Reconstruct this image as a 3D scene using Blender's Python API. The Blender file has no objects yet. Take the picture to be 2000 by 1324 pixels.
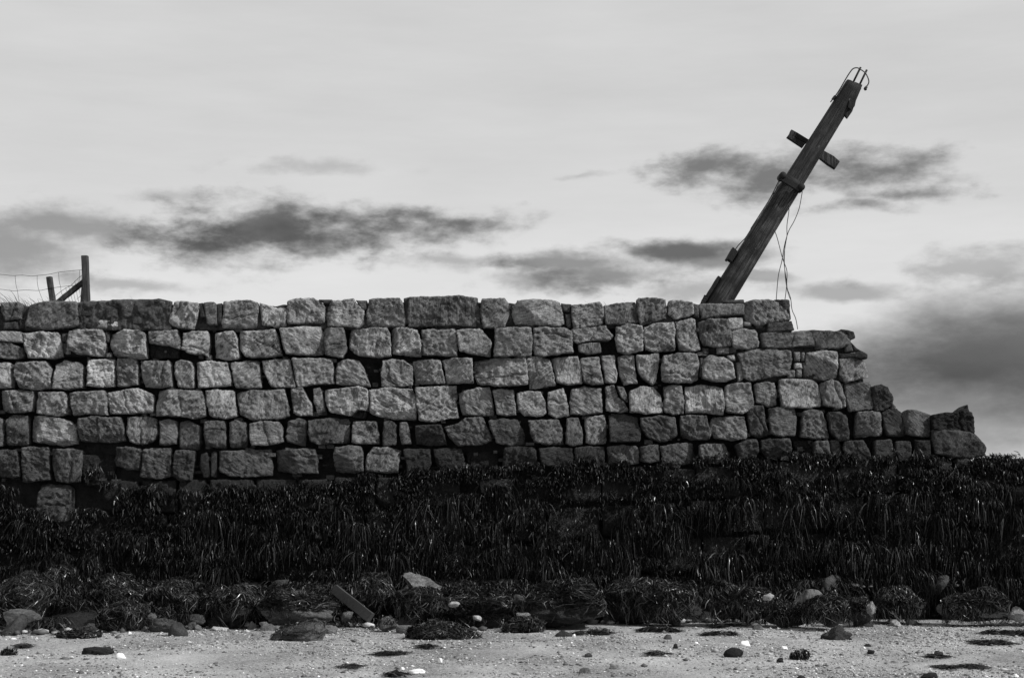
import bpy, math, random
import numpy as np
from mathutils import Vector, noise as mn

random.seed(7); rng = np.random.default_rng(7)
scene = bpy.context.scene
R = math.radians

# ------------------------------------------------------------------ camera
F = 3171.0; CX, CY = 1000.0, 662.0
PITCH = math.atan(307.0 / F)
CAM = Vector((0, -21.5, 1.6))
cd = bpy.data.cameras.new("camera"); cam = bpy.data.objects.new("camera", cd)
scene.collection.objects.link(cam)
cam.location = CAM; cam.rotation_euler = (R(90) + PITCH, 0, 0)
cd.sensor_width = 36; cd.lens = 36 * F / 2000; cd.clip_end = 3000
scene.camera = cam
scene.render.resolution_x = 1024; scene.render.resolution_y = 677

# ------------------------------------------------------------------ light
SUN_EL, SUN_AZ = 38.0, 113.0     # azimuth clockwise from +Y
sd = Vector((math.sin(R(SUN_AZ)) * math.cos(R(SUN_EL)), math.cos(R(SUN_AZ)) * math.cos(R(SUN_EL)), math.sin(R(SUN_EL))))
sl = bpy.data.lights.new("sun", 'SUN'); sl.energy = 4.2; sl.angle = R(0.8); sl.color = (1, 1, 1)
so = bpy.data.objects.new("sun", sl); scene.collection.objects.link(so)
so.rotation_euler = sd.to_track_quat('Z', 'Y').to_euler()
vs = scene.view_settings
vs.view_transform = 'Standard'; vs.look = 'None'; vs.exposure = 0.0; vs.gamma = 1.0; vs.use_curve_mapping = False

fwd = Vector((0, math.cos(PITCH), math.sin(PITCH))); upv = Vector((0, -math.sin(PITCH), math.cos(PITCH)))
def ray(px, py):
    return Vector(((px - CX) / F, 0, 0)) + upv * (-(py - CY) / F) + fwd
def at(px, py, Y=0.0):
    d = ray(px, py); return CAM + d * ((Y - CAM.y) / d.y)
def ground(px, py, z=0.0):
    d = ray(px, py); return CAM + d * ((z - CAM.z) / d.z)
def ppm(Y): return F / (Y - CAM.y)

# ------------------------------------------------------------------ node helpers
class NT:
    def __init__(s, nt): s.nt = nt; s.nt.nodes.clear()
    def n(s, t, **k):
        nd = s.nt.nodes.new(t)
        for a, b in k.items(): setattr(nd, a, b)
        return nd
    def put(s, sock, v):
        if isinstance(v, bpy.types.NodeSocket): s.nt.links.new(v, sock)
        elif v is not None: sock.default_value = v
    def m(s, op, a, b=None, c=None, clamp=False):
        nd = s.n('ShaderNodeMath', operation=op, use_clamp=clamp)
        s.put(nd.inputs[0], a); s.put(nd.inputs[1], b); s.put(nd.inputs[2], c)
        return nd.outputs[0]
    def mr(s, v, a, b, c=0.0, d=1.0, smooth=True):
        nd = s.n('ShaderNodeMapRange', interpolation_type='SMOOTHSTEP' if smooth else 'LINEAR')
        s.put(nd.inputs[0], v)
        for i, x in enumerate((a, b, c, d)): s.put(nd.inputs[1 + i], x)
        return nd.outputs[0]
    def noise(s, vec, scale, detail=5, rough=.55, dist=0.0):
        nd = s.n('ShaderNodeTexNoise'); s.put(nd.inputs['Vector'], vec)
        nd.inputs['Scale'].default_value = scale; nd.inputs['Detail'].default_value = detail
        nd.inputs['Roughness'].default_value = rough; nd.inputs['Distortion'].default_value = dist
        return nd.outputs['Fac']
    def voro(s, vec, scale, feature='F1'):
        nd = s.n('ShaderNodeTexVoronoi', feature=feature); s.put(nd.inputs['Vector'], vec)
        nd.inputs['Scale'].default_value = scale
        return nd
    def mul(s, vec, xyz):
        nd = s.n('ShaderNodeVectorMath', operation='MULTIPLY'); s.put(nd.inputs[0], vec); nd.inputs[1].default_value = xyz
        return nd.outputs[0]
    def add(s, vec, v2):
        nd = s.n('ShaderNodeVectorMath', operation='ADD'); s.put(nd.inputs[0], vec); s.put(nd.inputs[1], v2)
        return nd.outputs[0]
    def comb(s, x, y, z=0.0):
        nd = s.n('ShaderNodeCombineXYZ'); s.put(nd.inputs[0], x); s.put(nd.inputs[1], y); s.put(nd.inputs[2], z)
        return nd.outputs[0]

# ------------------------------------------------------------------ sky
world = bpy.data.worlds.new("World"); scene.world = world; world.use_nodes = True
w = NT(world.node_tree)
sky = w.n('ShaderNodeTexSky', sky_type='NISHITA', sun_disc=False)
sky.sun_elevation = R(SUN_EL); sky.sun_rotation = R(SUN_AZ); sky.air_density = 1.5; sky.dust_density = 3.0
bw = w.n('ShaderNodeRGBToBW'); w.nt.links.new(sky.outputs[0], bw.inputs[0])
tc = w.n('ShaderNodeTexCoord'); sp = w.n('ShaderNodeSeparateXYZ'); w.nt.links.new(tc.outputs['Generated'], sp.inputs[0])
X, Y_, Z = sp.outputs
az = w.m('ARCTAN2', X, Y_)                    # clockwise from +Y
el = w.m('ARCSINE', Z)
def sky_ang(px, py):
    d = ray(px, py).normalized(); return math.atan2(d.x, d.y), math.asin(d.z)
base = w.m('ADD', w.m('MULTIPLY', bw.outputs[0], 0.08), 6.9)    # thin high overcast evens the clear sky out
p = w.comb(az, w.m('MULTIPLY', el, 2.0))
warp = w.noise(p, 11, 12, .60)
warp2 = w.noise(w.add(w.comb(az, w.m('MULTIPLY', el, 2.2)), (3.1, 7.7, 0)), 30, 10, .60)
warp3 = w.noise(w.add(p, (6.6, 2.2, 0)), 13, 6, .55)
warpb = w.noise(w.add(p, (9.4, 1.2, 0)), 5, 3, .5)
u = w.m('ADD', az, w.m('MULTIPLY', w.m('SUBTRACT', warp, .5), .06))
v = w.m('ADD', el, w.m('MULTIPLY', w.m('SUBTRACT', warp3, .5), .022))
def ellipse(px, py, rx, ry):
    a, e = sky_ang(px, py)
    dx = w.m('DIVIDE', w.m('SUBTRACT', u, a), rx / F); dy = w.m('DIVIDE', w.m('SUBTRACT', v, e), ry / F)
    return w.m('SUBTRACT', 1.0, w.m('SQRT', w.m('ADD', w.m('MULTIPLY', dx, dx), w.m('MULTIPLY', dy, dy))))
fb = w.m('SUBTRACT', w.m('ADD', w.m('MULTIPLY', warp, .5), w.m('MULTIPLY', warp2, .5)), .5)
def group(ells, lo, hi, strength, k):
    f = None
    for e in ells:
        g = ellipse(*e); f = g if f is None else w.m('SMOOTH_MAX', f, g, .3)
    f = w.m('ADD', f, w.m('MULTIPLY', fb, k))
    return w.m('MULTIPLY', w.mr(f, lo, hi), strength)
g_ = [
 group([(400,470,190,80),(560,450,240,70),(740,455,220,56),(880,428,180,34)], -.08, 1.05, .76, 4.0),
 group([(640,466,170,50),(780,458,150,34),(420,460,110,40)], -.05, .95, .40, 2.6),
 group([(1380,322,130,50),(1540,340,260,60),(1700,340,200,56),(1760,376,160,30),(1660,408,130,24)], -.08, 1.05, .70, 4.0),
 group([(1110,512,230,30),(1330,492,240,34),(1440,505,120,24),(1180,538,210,40)], -.04, .85, .60, 2.8),
 group([(1340,490,190,24)], .05, .8, .5, 1.8),
 group([(1655,566,150,30),(1500,545,90,16)], .0, .7, .42, 1.6),
 group([(1880,700,330,120),(2060,670,420,130),(2250,720,500,180)], -.14, .80, .74, .8),
 group([(1850,780,520,210)], .0, .9, .55, .5),
 group([(-20,490,250,80),(120,446,340,50),(-120,470,360,110)], .0, .8, .52, 2.2),
 group([(880,515,190,26),(1040,550,190,28),(260,560,220,26),(1330,562,210,30),(1900,520,260,60)], .05, .9, .36, 3.4),
 group([(600,326,220,30),(340,388,130,24),(1130,348,90,12),(1860,345,90,20)], .0, 1.1, .26, 3.8),
]
dark = None
for g in g_:
    t = w.m('SUBTRACT', 1.0, g); dark = t if dark is None else w.m('MULTIPLY', dark, t)
# the same broken cloud carries on round the rest of the sky
aabs = w.m('ABSOLUTE', az)
rest = w.mr(aabs, .42, .62)
gen = w.m('MULTIPLY', w.mr(w.noise(w.mul(p, (1, 1.6, 1)), 3.2, 6, .6), .52, .72), w.m('MULTIPLY', rest, .5))
dark = w.m('MULTIPLY', dark, w.m('SUBTRACT', 1.0, gen))
fine = w.noise(w.comb(az, w.m('MULTIPLY', el, 6.0), 3.0), 7, 8, .62)
soft = w.m('ADD', w.m('ADD', w.m('MULTIPLY', w.m('SUBTRACT', warpb, .5), .16), 1.0), w.m('MULTIPLY', w.m('SUBTRACT', fine, .5), .20))
band = w.m('MULTIPLY', w.mr(el, .03, .24, 1.13, .90), soft)
val = w.m('MULTIPLY', w.m('MULTIPLY', base, dark), band)
bg = w.n('ShaderNodeBackground'); w.put(bg.inputs[0], val); bg.inputs[1].default_value = .1
ow = w.n('ShaderNodeOutputWorld'); w.nt.links.new(bg.outputs[0], ow.inputs[0])

# ------------------------------------------------------------------ materials
def mat(name):
    m = bpy.data.materials.new(name); m.use_nodes = True; t = NT(m.node_tree)
    b = t.n('ShaderNodeBsdfPrincipled'); o = t.n('ShaderNodeOutputMaterial'); t.nt.links.new(b.outputs[0], o.inputs[0])
    return m, t, b
def bump(t, b, h, strength, dist):
    bp = t.n('ShaderNodeBump'); bp.inputs['Strength'].default_value = strength; bp.inputs['Distance'].default_value = dist
    t.put(bp.inputs['Height'], h); t.nt.links.new(bp.outputs[0], b.inputs['Normal'])
def objvec(t):
    tcn = t.n('ShaderNodeTexCoord'); oi = t.n('ShaderNodeObjectInfo')
    off = t.m('MULTIPLY', oi.outputs['Random'], 37.0)
    return t.add(tcn.outputs['Object'], t.comb(off, t.m('MULTIPLY', off, 1.7), t.m('MULTIPLY', off, .6))), oi
def stone_mat(name, lo, hi, speck=.35, rough=.8, spec=.3, bdist=.022, strata=True):
    m, t, b = mat(name); vec, oi = objvec(t)
    n1 = t.noise(vec, 4.5, 6, .62); n2 = t.noise(vec, 30, 6, .7); n3 = t.noise(vec, 120, 3, .6)
    # sawn / bedded sandstone: bedding planes run at an angle of each block's own
    rot = t.n('ShaderNodeVectorRotate', rotation_type='Y_AXIS'); t.put(rot.inputs['Vector'], vec)
    t.put(rot.inputs['Angle'], t.m('MULTIPLY', t.m('SUBTRACT', oi.outputs['Random'], .35), 2.4))
    bed = t.noise(t.mul(rot.outputs[0], (4, 4, 26)), 2.0, 6, .65, .6)
    c = t.m('ADD', t.m('MULTIPLY', n1, .40), t.m('ADD', t.m('MULTIPLY', n2, .26), t.m('MULTIPLY', bed, .34)))
    c = t.mr(c, .39, .63, lo, hi, False)
    # dark lichen and damp stains
    st = t.mr(t.noise(t.add(vec, (5, 2, 9)), 3.2, 6, .7), .50, .70, 1.0, .55)
    c = t.m('MULTIPLY', c, st)
    # small pits dark, salt / barnacle grains pale
    pit = t.mr(t.noise(vec, 62, 4, .7), .34, .44, .6, 1.0)
    c = t.m('MULTIPLY', c, pit)
    vr = t.voro(vec, 70); sp_ = t.m('MULTIPLY', t.mr(vr.outputs['Distance'], .30, .14), t.mr(t.noise(vec, 8, 4, .6), .56, .68))
    c = t.m('ADD', c, t.m('MULTIPLY', sp_, speck))
    if strata:      # algae stain left by the tide, with a ragged upper limit
        gp_ = t.n('ShaderNodeNewGeometry'); sz_ = t.n('ShaderNodeSeparateXYZ'); t.nt.links.new(gp_.outputs['Position'], sz_.inputs[0])
        zz = t.m('ADD', sz_.outputs[2], t.m('MULTIPLY', t.m('SUBTRACT', t.noise(gp_.outputs['Position'], 2.2, 6, .65), .5), .9))
        c = t.m('MULTIPLY', c, t.mr(zz, 1.85, 2.5, .55, 1.0))
    s = t.n('ShaderNodeSeparateColor'); t.nt.links.new(oi.outputs['Color'], s.inputs[0])
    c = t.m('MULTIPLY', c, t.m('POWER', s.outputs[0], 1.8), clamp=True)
    t.put(b.inputs['Base Color'], c); b.inputs['Roughness'].default_value = rough
    b.inputs['Specular IOR Level'].default_value = spec
    wn = t.n('ShaderNodeTexWhiteNoise', noise_dimensions='1D'); t.put(wn.inputs['W'], t.m('MULTIPLY', oi.outputs['Random'], 91.0)); rv = wn.outputs['Value']
    n4 = t.noise(t.add(vec, (1, 8, 2)), 11, 5, .6)
    h = t.m('ADD', t.m('MULTIPLY', n2, t.m('ADD', t.m('MULTIPLY', rv, .9), .35)), t.m('ADD', t.m('MULTIPLY', n3, .30), t.m('MULTIPLY', bed, t.m('SUBTRACT', 1.5, rv) if strata else .2)))
    h = t.m('ADD', h, t.m('MULTIPLY', n4, 1.1))
    h = t.m('ADD', h, t.m('MULTIPLY', pit, .25))
    bump(t, b, h, 1.0, bdist)
    return m
M_STONE = stone_mat('weathered_sandstone', .05, .64, .30, bdist=.085)
M_WET = stone_mat('wet_dark_stone', .010, .060, .08, .5, .35, .03)
M_ROCK = stone_mat('beach_rock', .02, .13, .18, .75, .25, .03, False)
M_PALE = stone_mat('pale_rock', .16, .50, .3, .8, .3, .02, False)

def simple(name, lo, hi, scale, rough=.8, spec=.3, bd=.01, stretch=(1, 1, 1)):
    m, t, b = mat(name); vec, oi = objvec(t); vec = t.mul(vec, stretch)
    n = t.noise(vec, scale, 7, .68); n2 = t.noise(vec, scale * 5, 4, .6)
    t.put(b.inputs['Base Color'], t.mr(t.m('ADD', t.m('MULTIPLY', n, .65), t.m('MULTIPLY', n2, .35)), .34, .66, lo, hi, False))
    b.inputs['Roughness'].default_value = rough; b.inputs['Specular IOR Level'].default_value = spec
    bump(t, b, t.m('ADD', n, t.m('MULTIPLY', n2, .5)), .9, bd)
    return m
M_MORTAR = stone_mat('lime_mortar', .015, .13, .5, .9, .2, .03, False)
M_CORE = simple('dark_wall_core', .010, .035, 6, .95, .1, .03)
M_IRON = simple('rusted_iron', .004, .016, 30, .75, .25, .004)
M_CABLE = simple('black_cable', .006, .012, 20, .5, .4, .001)
M_POST = simple('grey_fence_timber', .012, .07, 6, .85, .2, .006, (5, 5, .5))
M_PLANK = simple('dark_driftwood', .03, .07, 8, .8, .2, .004, (.5, 5, 5))
M_SOIL = simple('turf_soil', .03, .08, 4, .95, .1, .03)
M_GRASS = simple('dry_grass', .06, .14, 8, .8, .2, .001)
M_SHELL = simple('bleached_shell', .65, .88, 20, .6, .4, .003)

# pole wood: long grain along local Z
m, t, b = mat('weathered_pole_timber'); tcn = t.n('ShaderNodeTexCoord'); o3 = tcn.outputs['Object']
gr = t.noise(t.mul(o3, (26, 26, 1.1)), 1.6, 8, .72, .5); gr2 = t.noise(t.mul(o3, (70, 70, 2.5)), 1.4, 5, .6)
big = t.noise(o3, 2.6, 5, .6)
c = t.mr(t.m('ADD', t.m('MULTIPLY', gr, .7), t.m('MULTIPLY', gr2, .3)), .44, .66, .002, .060, False)
c = t.m('MULTIPLY', c, t.mr(big, .38, .62, .25, 1.6))
sp3 = t.n('ShaderNodeSeparateXYZ'); t.nt.links.new(o3, sp3.inputs[0])
c = t.m('MULTIPLY', c, t.mr(sp3.outputs[2], 1.2, 3.0, 1.45, .75))      # darker towards the top
ch = t.mr(t.voro(t.mul(o3, (9, 9, 4)), 1.0).outputs['Distance'], .12, .0)
c = t.m('ADD', c, t.m('MULTIPLY', ch, .10), clamp=True)
t.put(b.inputs['Base Color'], c); b.inputs['Roughness'].default_value = .7; b.inputs['Specular IOR Level'].default_value = .3
bump(t, b, t.m('ADD', gr, t.m('MULTIPLY', gr2, .5)), 1.0, .02); M_POLE = m

# seaweed: tone per strand in a colour attribute
m, t, b = mat('wet_bladder_wrack'); a = t.n('ShaderNodeAttribute', attribute_name='tone', attribute_type='GEOMETRY')
t.put(b.inputs['Base Color'], t.mr(a.outputs['Fac'], 0, 1, .0025, .06, False))
t.put(b.inputs['Specular IOR Level'], t.mr(a.outputs['Fac'], 0, .8, .08, .9, False))
t.put(b.inputs['Roughness'], t.mr(a.outputs['Fac'], 0, 1, .6, .34, False))
M_WEED = m
# gravel: tone per pebble
m, t, b = mat('mixed_gravel'); a = t.n('ShaderNodeAttribute', attribute_name='tone', attribute_type='GEOMETRY')
t.put(b.inputs['Base Color'], t.mr(a.outputs['Fac'], 0, 1, .03, .92, False)); b.inputs['Roughness'].default_value = .7
M_GRAVEL = m
# sand
m, t, b = mat('beach_sand'); g = t.n('ShaderNodeNewGeometry'); P = g.outputs['Position']
n1 = t.noise(t.mul(P, (1, .6, 1)), .8, 5, .6); n2 = t.noise(P, 26, 4, .8); n3 = t.noise(P, 80, 3, .8)
c = t.m('ADD', t.m('MULTIPLY', n1, .30), t.m('ADD', t.m('MULTIPLY', n2, .35), t.m('MULTIPLY', n3, .35)))
c = t.mr(c, .42, .59, .09, .52, False)
dk = t.mr(t.voro(P, 34).outputs['Distance'], .10, .24, .2, 1.0)
dk2 = t.mr(t.noise(P, 5, 4, .6), .46, .58, 1.0, 0.0); dk = t.m('MAXIMUM', dk, dk2)
c = t.m('MULTIPLY', c, dk)
t.put(b.inputs['Base Color'], c); b.inputs['Roughness'].default_value = .85; b.inputs['Specular IOR Level'].default_value = .25
bump(t, b, t.m('ADD', n2, n3), .9, .012); M_SAND = m

# ------------------------------------------------------------------ object helpers
COL = scene.collection
def tag(o, label=None, cat=None, group=None, kind=None):
    if label: o['label'] = label
    if cat: o['category'] = cat
    group = group or ({'rock': 'boulders and stones fallen along the wall foot', 'shell': 'white shells on the sand'}.get(cat) or ('weed scraps lying on the sand' if o.name.startswith('seaweed_clump') else None))
    if group: o['group'] = group
    if kind: o['kind'] = kind
    return o
def empty(name, loc):
    o = bpy.data.objects.new(name, None); o.location = loc; o.empty_display_size = .2; COL.objects.link(o); return o
def link(name, me, m, parent=None, loc=None, smooth=True, tone=None):
    o = bpy.data.objects.new(name, me); COL.objects.link(o)
    if m: me.materials.append(m)
    if smooth: me.polygons.foreach_set('use_smooth', [True] * len(me.polygons))
    if parent:
        o.parent = parent
        if loc is not None: o.location = Vector(loc) - parent.location
        else: o.location = -parent.location
    elif loc is not None: o.location = loc
    if tone is not None: o.color = (tone, tone, tone, 1)
    return o
def mesh(name, V, Fc):
    me = bpy.data.meshes.new(name); me.from_pydata([tuple(x) for x in V], [], Fc); me.update(); return me
def mesh_np(name, V, Q, tone=None):
    """V (n,3) float, Q (m,k) int; tone per vertex"""
    me = bpy.data.meshes.new(name); n, (mq, k) = len(V), Q.shape
    me.vertices.add(n); me.vertices.foreach_set('co', V.astype(np.float32).ravel())
    me.loops.add(mq * k); me.loops.foreach_set('vertex_index', Q.astype(np.int32).ravel())
    me.polygons.add(mq); me.polygons.foreach_set('loop_start', np.arange(0, mq * k, k, dtype=np.int32))
    me.update(calc_edges=True)
    if tone is not None:
        at_ = me.attributes.new('tone', 'FLOAT', 'POINT'); at_.data.foreach_set('value', tone.astype(np.float32))
    return me
def fbm(v, H=1.0, oc=4): return mn.fractal(v, H, 2.0, oc)

def tube_verts(pts, r, n=6):
    pts = [Vector(p) for p in pts]; V = []; Fc = []
    rr = r if isinstance(r, (list, tuple)) else [r] * len(pts)
    for i, p_ in enumerate(pts):
        d = (pts[min(i + 1, len(pts) - 1)] - pts[max(i - 1, 0)]).normalized()
        a = d.cross(Vector((0, 1, 0.01))); a = a.normalized() if a.length > 1e-4 else Vector((1, 0, 0)); bb = d.cross(a).normalized()
        for k in range(n):
            an = 2 * math.pi * k / n; V.append(p_ + (a * math.cos(an) + bb * math.sin(an)) * rr[i])
    for i in range(len(pts) - 1):
        for k in range(n):
            a0 = i * n + k; a1 = i * n + (k + 1) % n; Fc.append((a0, a1, a1 + n, a0 + n))
    Fc.append(tuple(range(n))[::-1]); Fc.append(tuple(range(len(V) - n, len(V))))
    return V, Fc
def tube(name, pts, r, m, parent=None, n=6):
    V, Fc = tube_verts(pts, r, n); return link(name, mesh(name, V, Fc), m, parent)
def smooth_path(pts, k=6):
    out = []; P_ = [Vector(p) for p in pts]
    for i in range(len(P_) - 1):
        p0, p1, p2, p3 = P_[max(i - 1, 0)], P_[i], P_[i + 1], P_[min(i + 2, len(P_) - 1)]
        for j in range(k):
            t_ = j / k
            out.append(.5 * ((2 * p1) + (p2 - p0) * t_ + (2 * p0 - 5 * p1 + 4 * p2 - p3) * t_ ** 2 + (3 * p1 - p0 - 3 * p2 + p3) * t_ ** 3))
    out.append(P_[-1]); return out
def beam(name, a, b_, wd, dp, m, parent=None, rough=.004, seg=8, side=None):
    """rectangular timber from a to b_, worn edges"""
    a, b_ = Vector(a), Vector(b_); d = (b_ - a).normalized(); s = Vector((0, 1, 0)); q = d.cross(s).normalized(); s = q.cross(d).normalized()
    V = []; Fc = []; ch = min(wd, dp) * .12
    prof = [(-wd/2+ch, -dp/2), (wd/2-ch, -dp/2), (wd/2, -dp/2+ch), (wd/2, dp/2-ch), (wd/2-ch, dp/2), (-wd/2+ch, dp/2), (-wd/2, dp/2-ch), (-wd/2, -dp/2+ch)]
    for i in range(seg + 1):
        p_ = a.lerp(b_, i / seg)
        for (x, y) in prof:
            V.append(p_ + q * (x + random.uniform(-rough, rough)) + s * (y + random.uniform(-rough, rough)) + d * (random.uniform(-rough, rough) if i in (0, seg) else 0))
    n = 8
    for i in range(seg):
        for k in range(n): Fc.append((i*n+k, i*n+(k+1) % n, (i+1)*n+(k+1) % n, (i+1)*n+k))
    Fc.append(tuple(range(n))[::-1]); Fc.append(tuple(range(seg*n, seg*n+n)))
    return link(name, mesh(name, V, Fc), m, parent, smooth=False)

# ------------------------------------------------------------------ ground
def axis(lo, hi, step, far, n=16):
    core = np.arange(lo, hi + step / 2, step); g_ = np.geomspace(step, far, n)
    return np.concatenate([lo - g_[::-1], core, hi + g_])
xs = axis(-9, 9, .07, 600); ys = axis(-9, 1.5, .045, 900)
XX, YY = np.meshgrid(xs, ys); ZZ = np.zeros_like(XX)
inner = (np.abs(XX) < 12) & (YY > -12) & (YY < 3)
for i, j in zip(*np.where(inner)):
    x, y = XX[i, j], YY[i, j]
    ZZ[i, j] = .022 * fbm((x * .8, y * 1.3, 0), 1, 3) + .007 * fbm((x * 5, y * 7, 3), 1, 3)
ny, nx = XX.shape; idx = np.arange(nx * ny).reshape(ny, nx)
Q = np.stack([idx[:-1, :-1], idx[:-1, 1:], idx[1:, 1:], idx[1:, :-1]], -1).reshape(-1, 4)
tag(link('beach', mesh_np('beach', np.stack([XX, YY, ZZ], -1).reshape(-1, 3), Q), M_SAND), kind='structure')

# fallen rubble bank along the foot of the wall
def foot(x):           # y where the bank meets the sand
    px = x * ppm(-1.2) + 1000
    py = np.interp(px, [-400, 0, 110, 300, 500, 640, 930, 1010, 1250, 1500, 1650, 1760, 1900, 2000, 2400],
                   [1236, 1234, 1232, 1226, 1218, 1220, 1226, 1214, 1211, 1212, 1212, 1198, 1204, 1200, 1200])
    return CAM.y + CAM.z * F / (py - 969) + .35 * mn.noise((x * .9, 3, 1)) + .22 * mn.noise((x * 3.1, 8, 1))
def bank_z(x, y):
    f_ = foot(x); t_ = min(1, max(0, (y - f_) / (-.1 - f_)))
    return -.08 + t_ ** .62 * .50
xs2 = np.arange(-10, 11, .07); ts = np.linspace(0, 1, 30); V = []
for x in xs2:
    f_ = foot(x) - .15
    for t_ in ts:
        y = f_ + (.35 - f_) * t_; n_ = fbm((x * 2.2, y * 2.4, 5), .9, 4)
        V.append((x, y, bank_z(x, y) + .10 * n_ * min(1, t_ * 4) - (0.05 if t_ == 0 else 0)))
n = len(ts); Fc = [(i*n+k, (i+1)*n+k, (i+1)*n+k+1, i*n+k+1) for i in range(len(xs2)-1) for k in range(n-1)]
ob = link('rubble_slope', mesh('rubble_slope', V, Fc), M_WET); tag(ob, kind='structure'); ob.color = (.8, .8, .8, 1)

# land behind the wall
V = []; gx = [-300, -60, -20, -12, -8, -4, 0, 2, 3, 4, 5, 6, 7.2, 9, 14, 40, 300]; gy = [.9, 1.2, 2, 4, 8, 20, 60, 300]
def land_z(x): return float(np.interp(x, [-300, 2.4, 3.0, 6.2, 7, 40, 300], [3.98, 3.98, 3.6, 1.0, .9, .3, .1]))
for x in gx:
    for y in gy: V.append((x, y, land_z(x) + (.02 * mn.noise((x, y, 0)) if y > 1 else 0) - (.12 if y < 1 else 0)))
n = len(gy); Fc = [(i*n+k, (i+1)*n+k, (i+1)*n+k+1, i*n+k+1) for i in range(len(gx)-1) for k in range(n-1)]
tag(link('grass_ground', mesh('grass_ground', V, Fc), M_SOIL), kind='structure')

# ------------------------------------------------------------------ the wall
wall = empty('sea_wall', (0, .5, 0))
tag(wall, 'old sea wall of rough squared blocks in courses, stepping down to the right, weed over its foot', 'wall')

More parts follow.
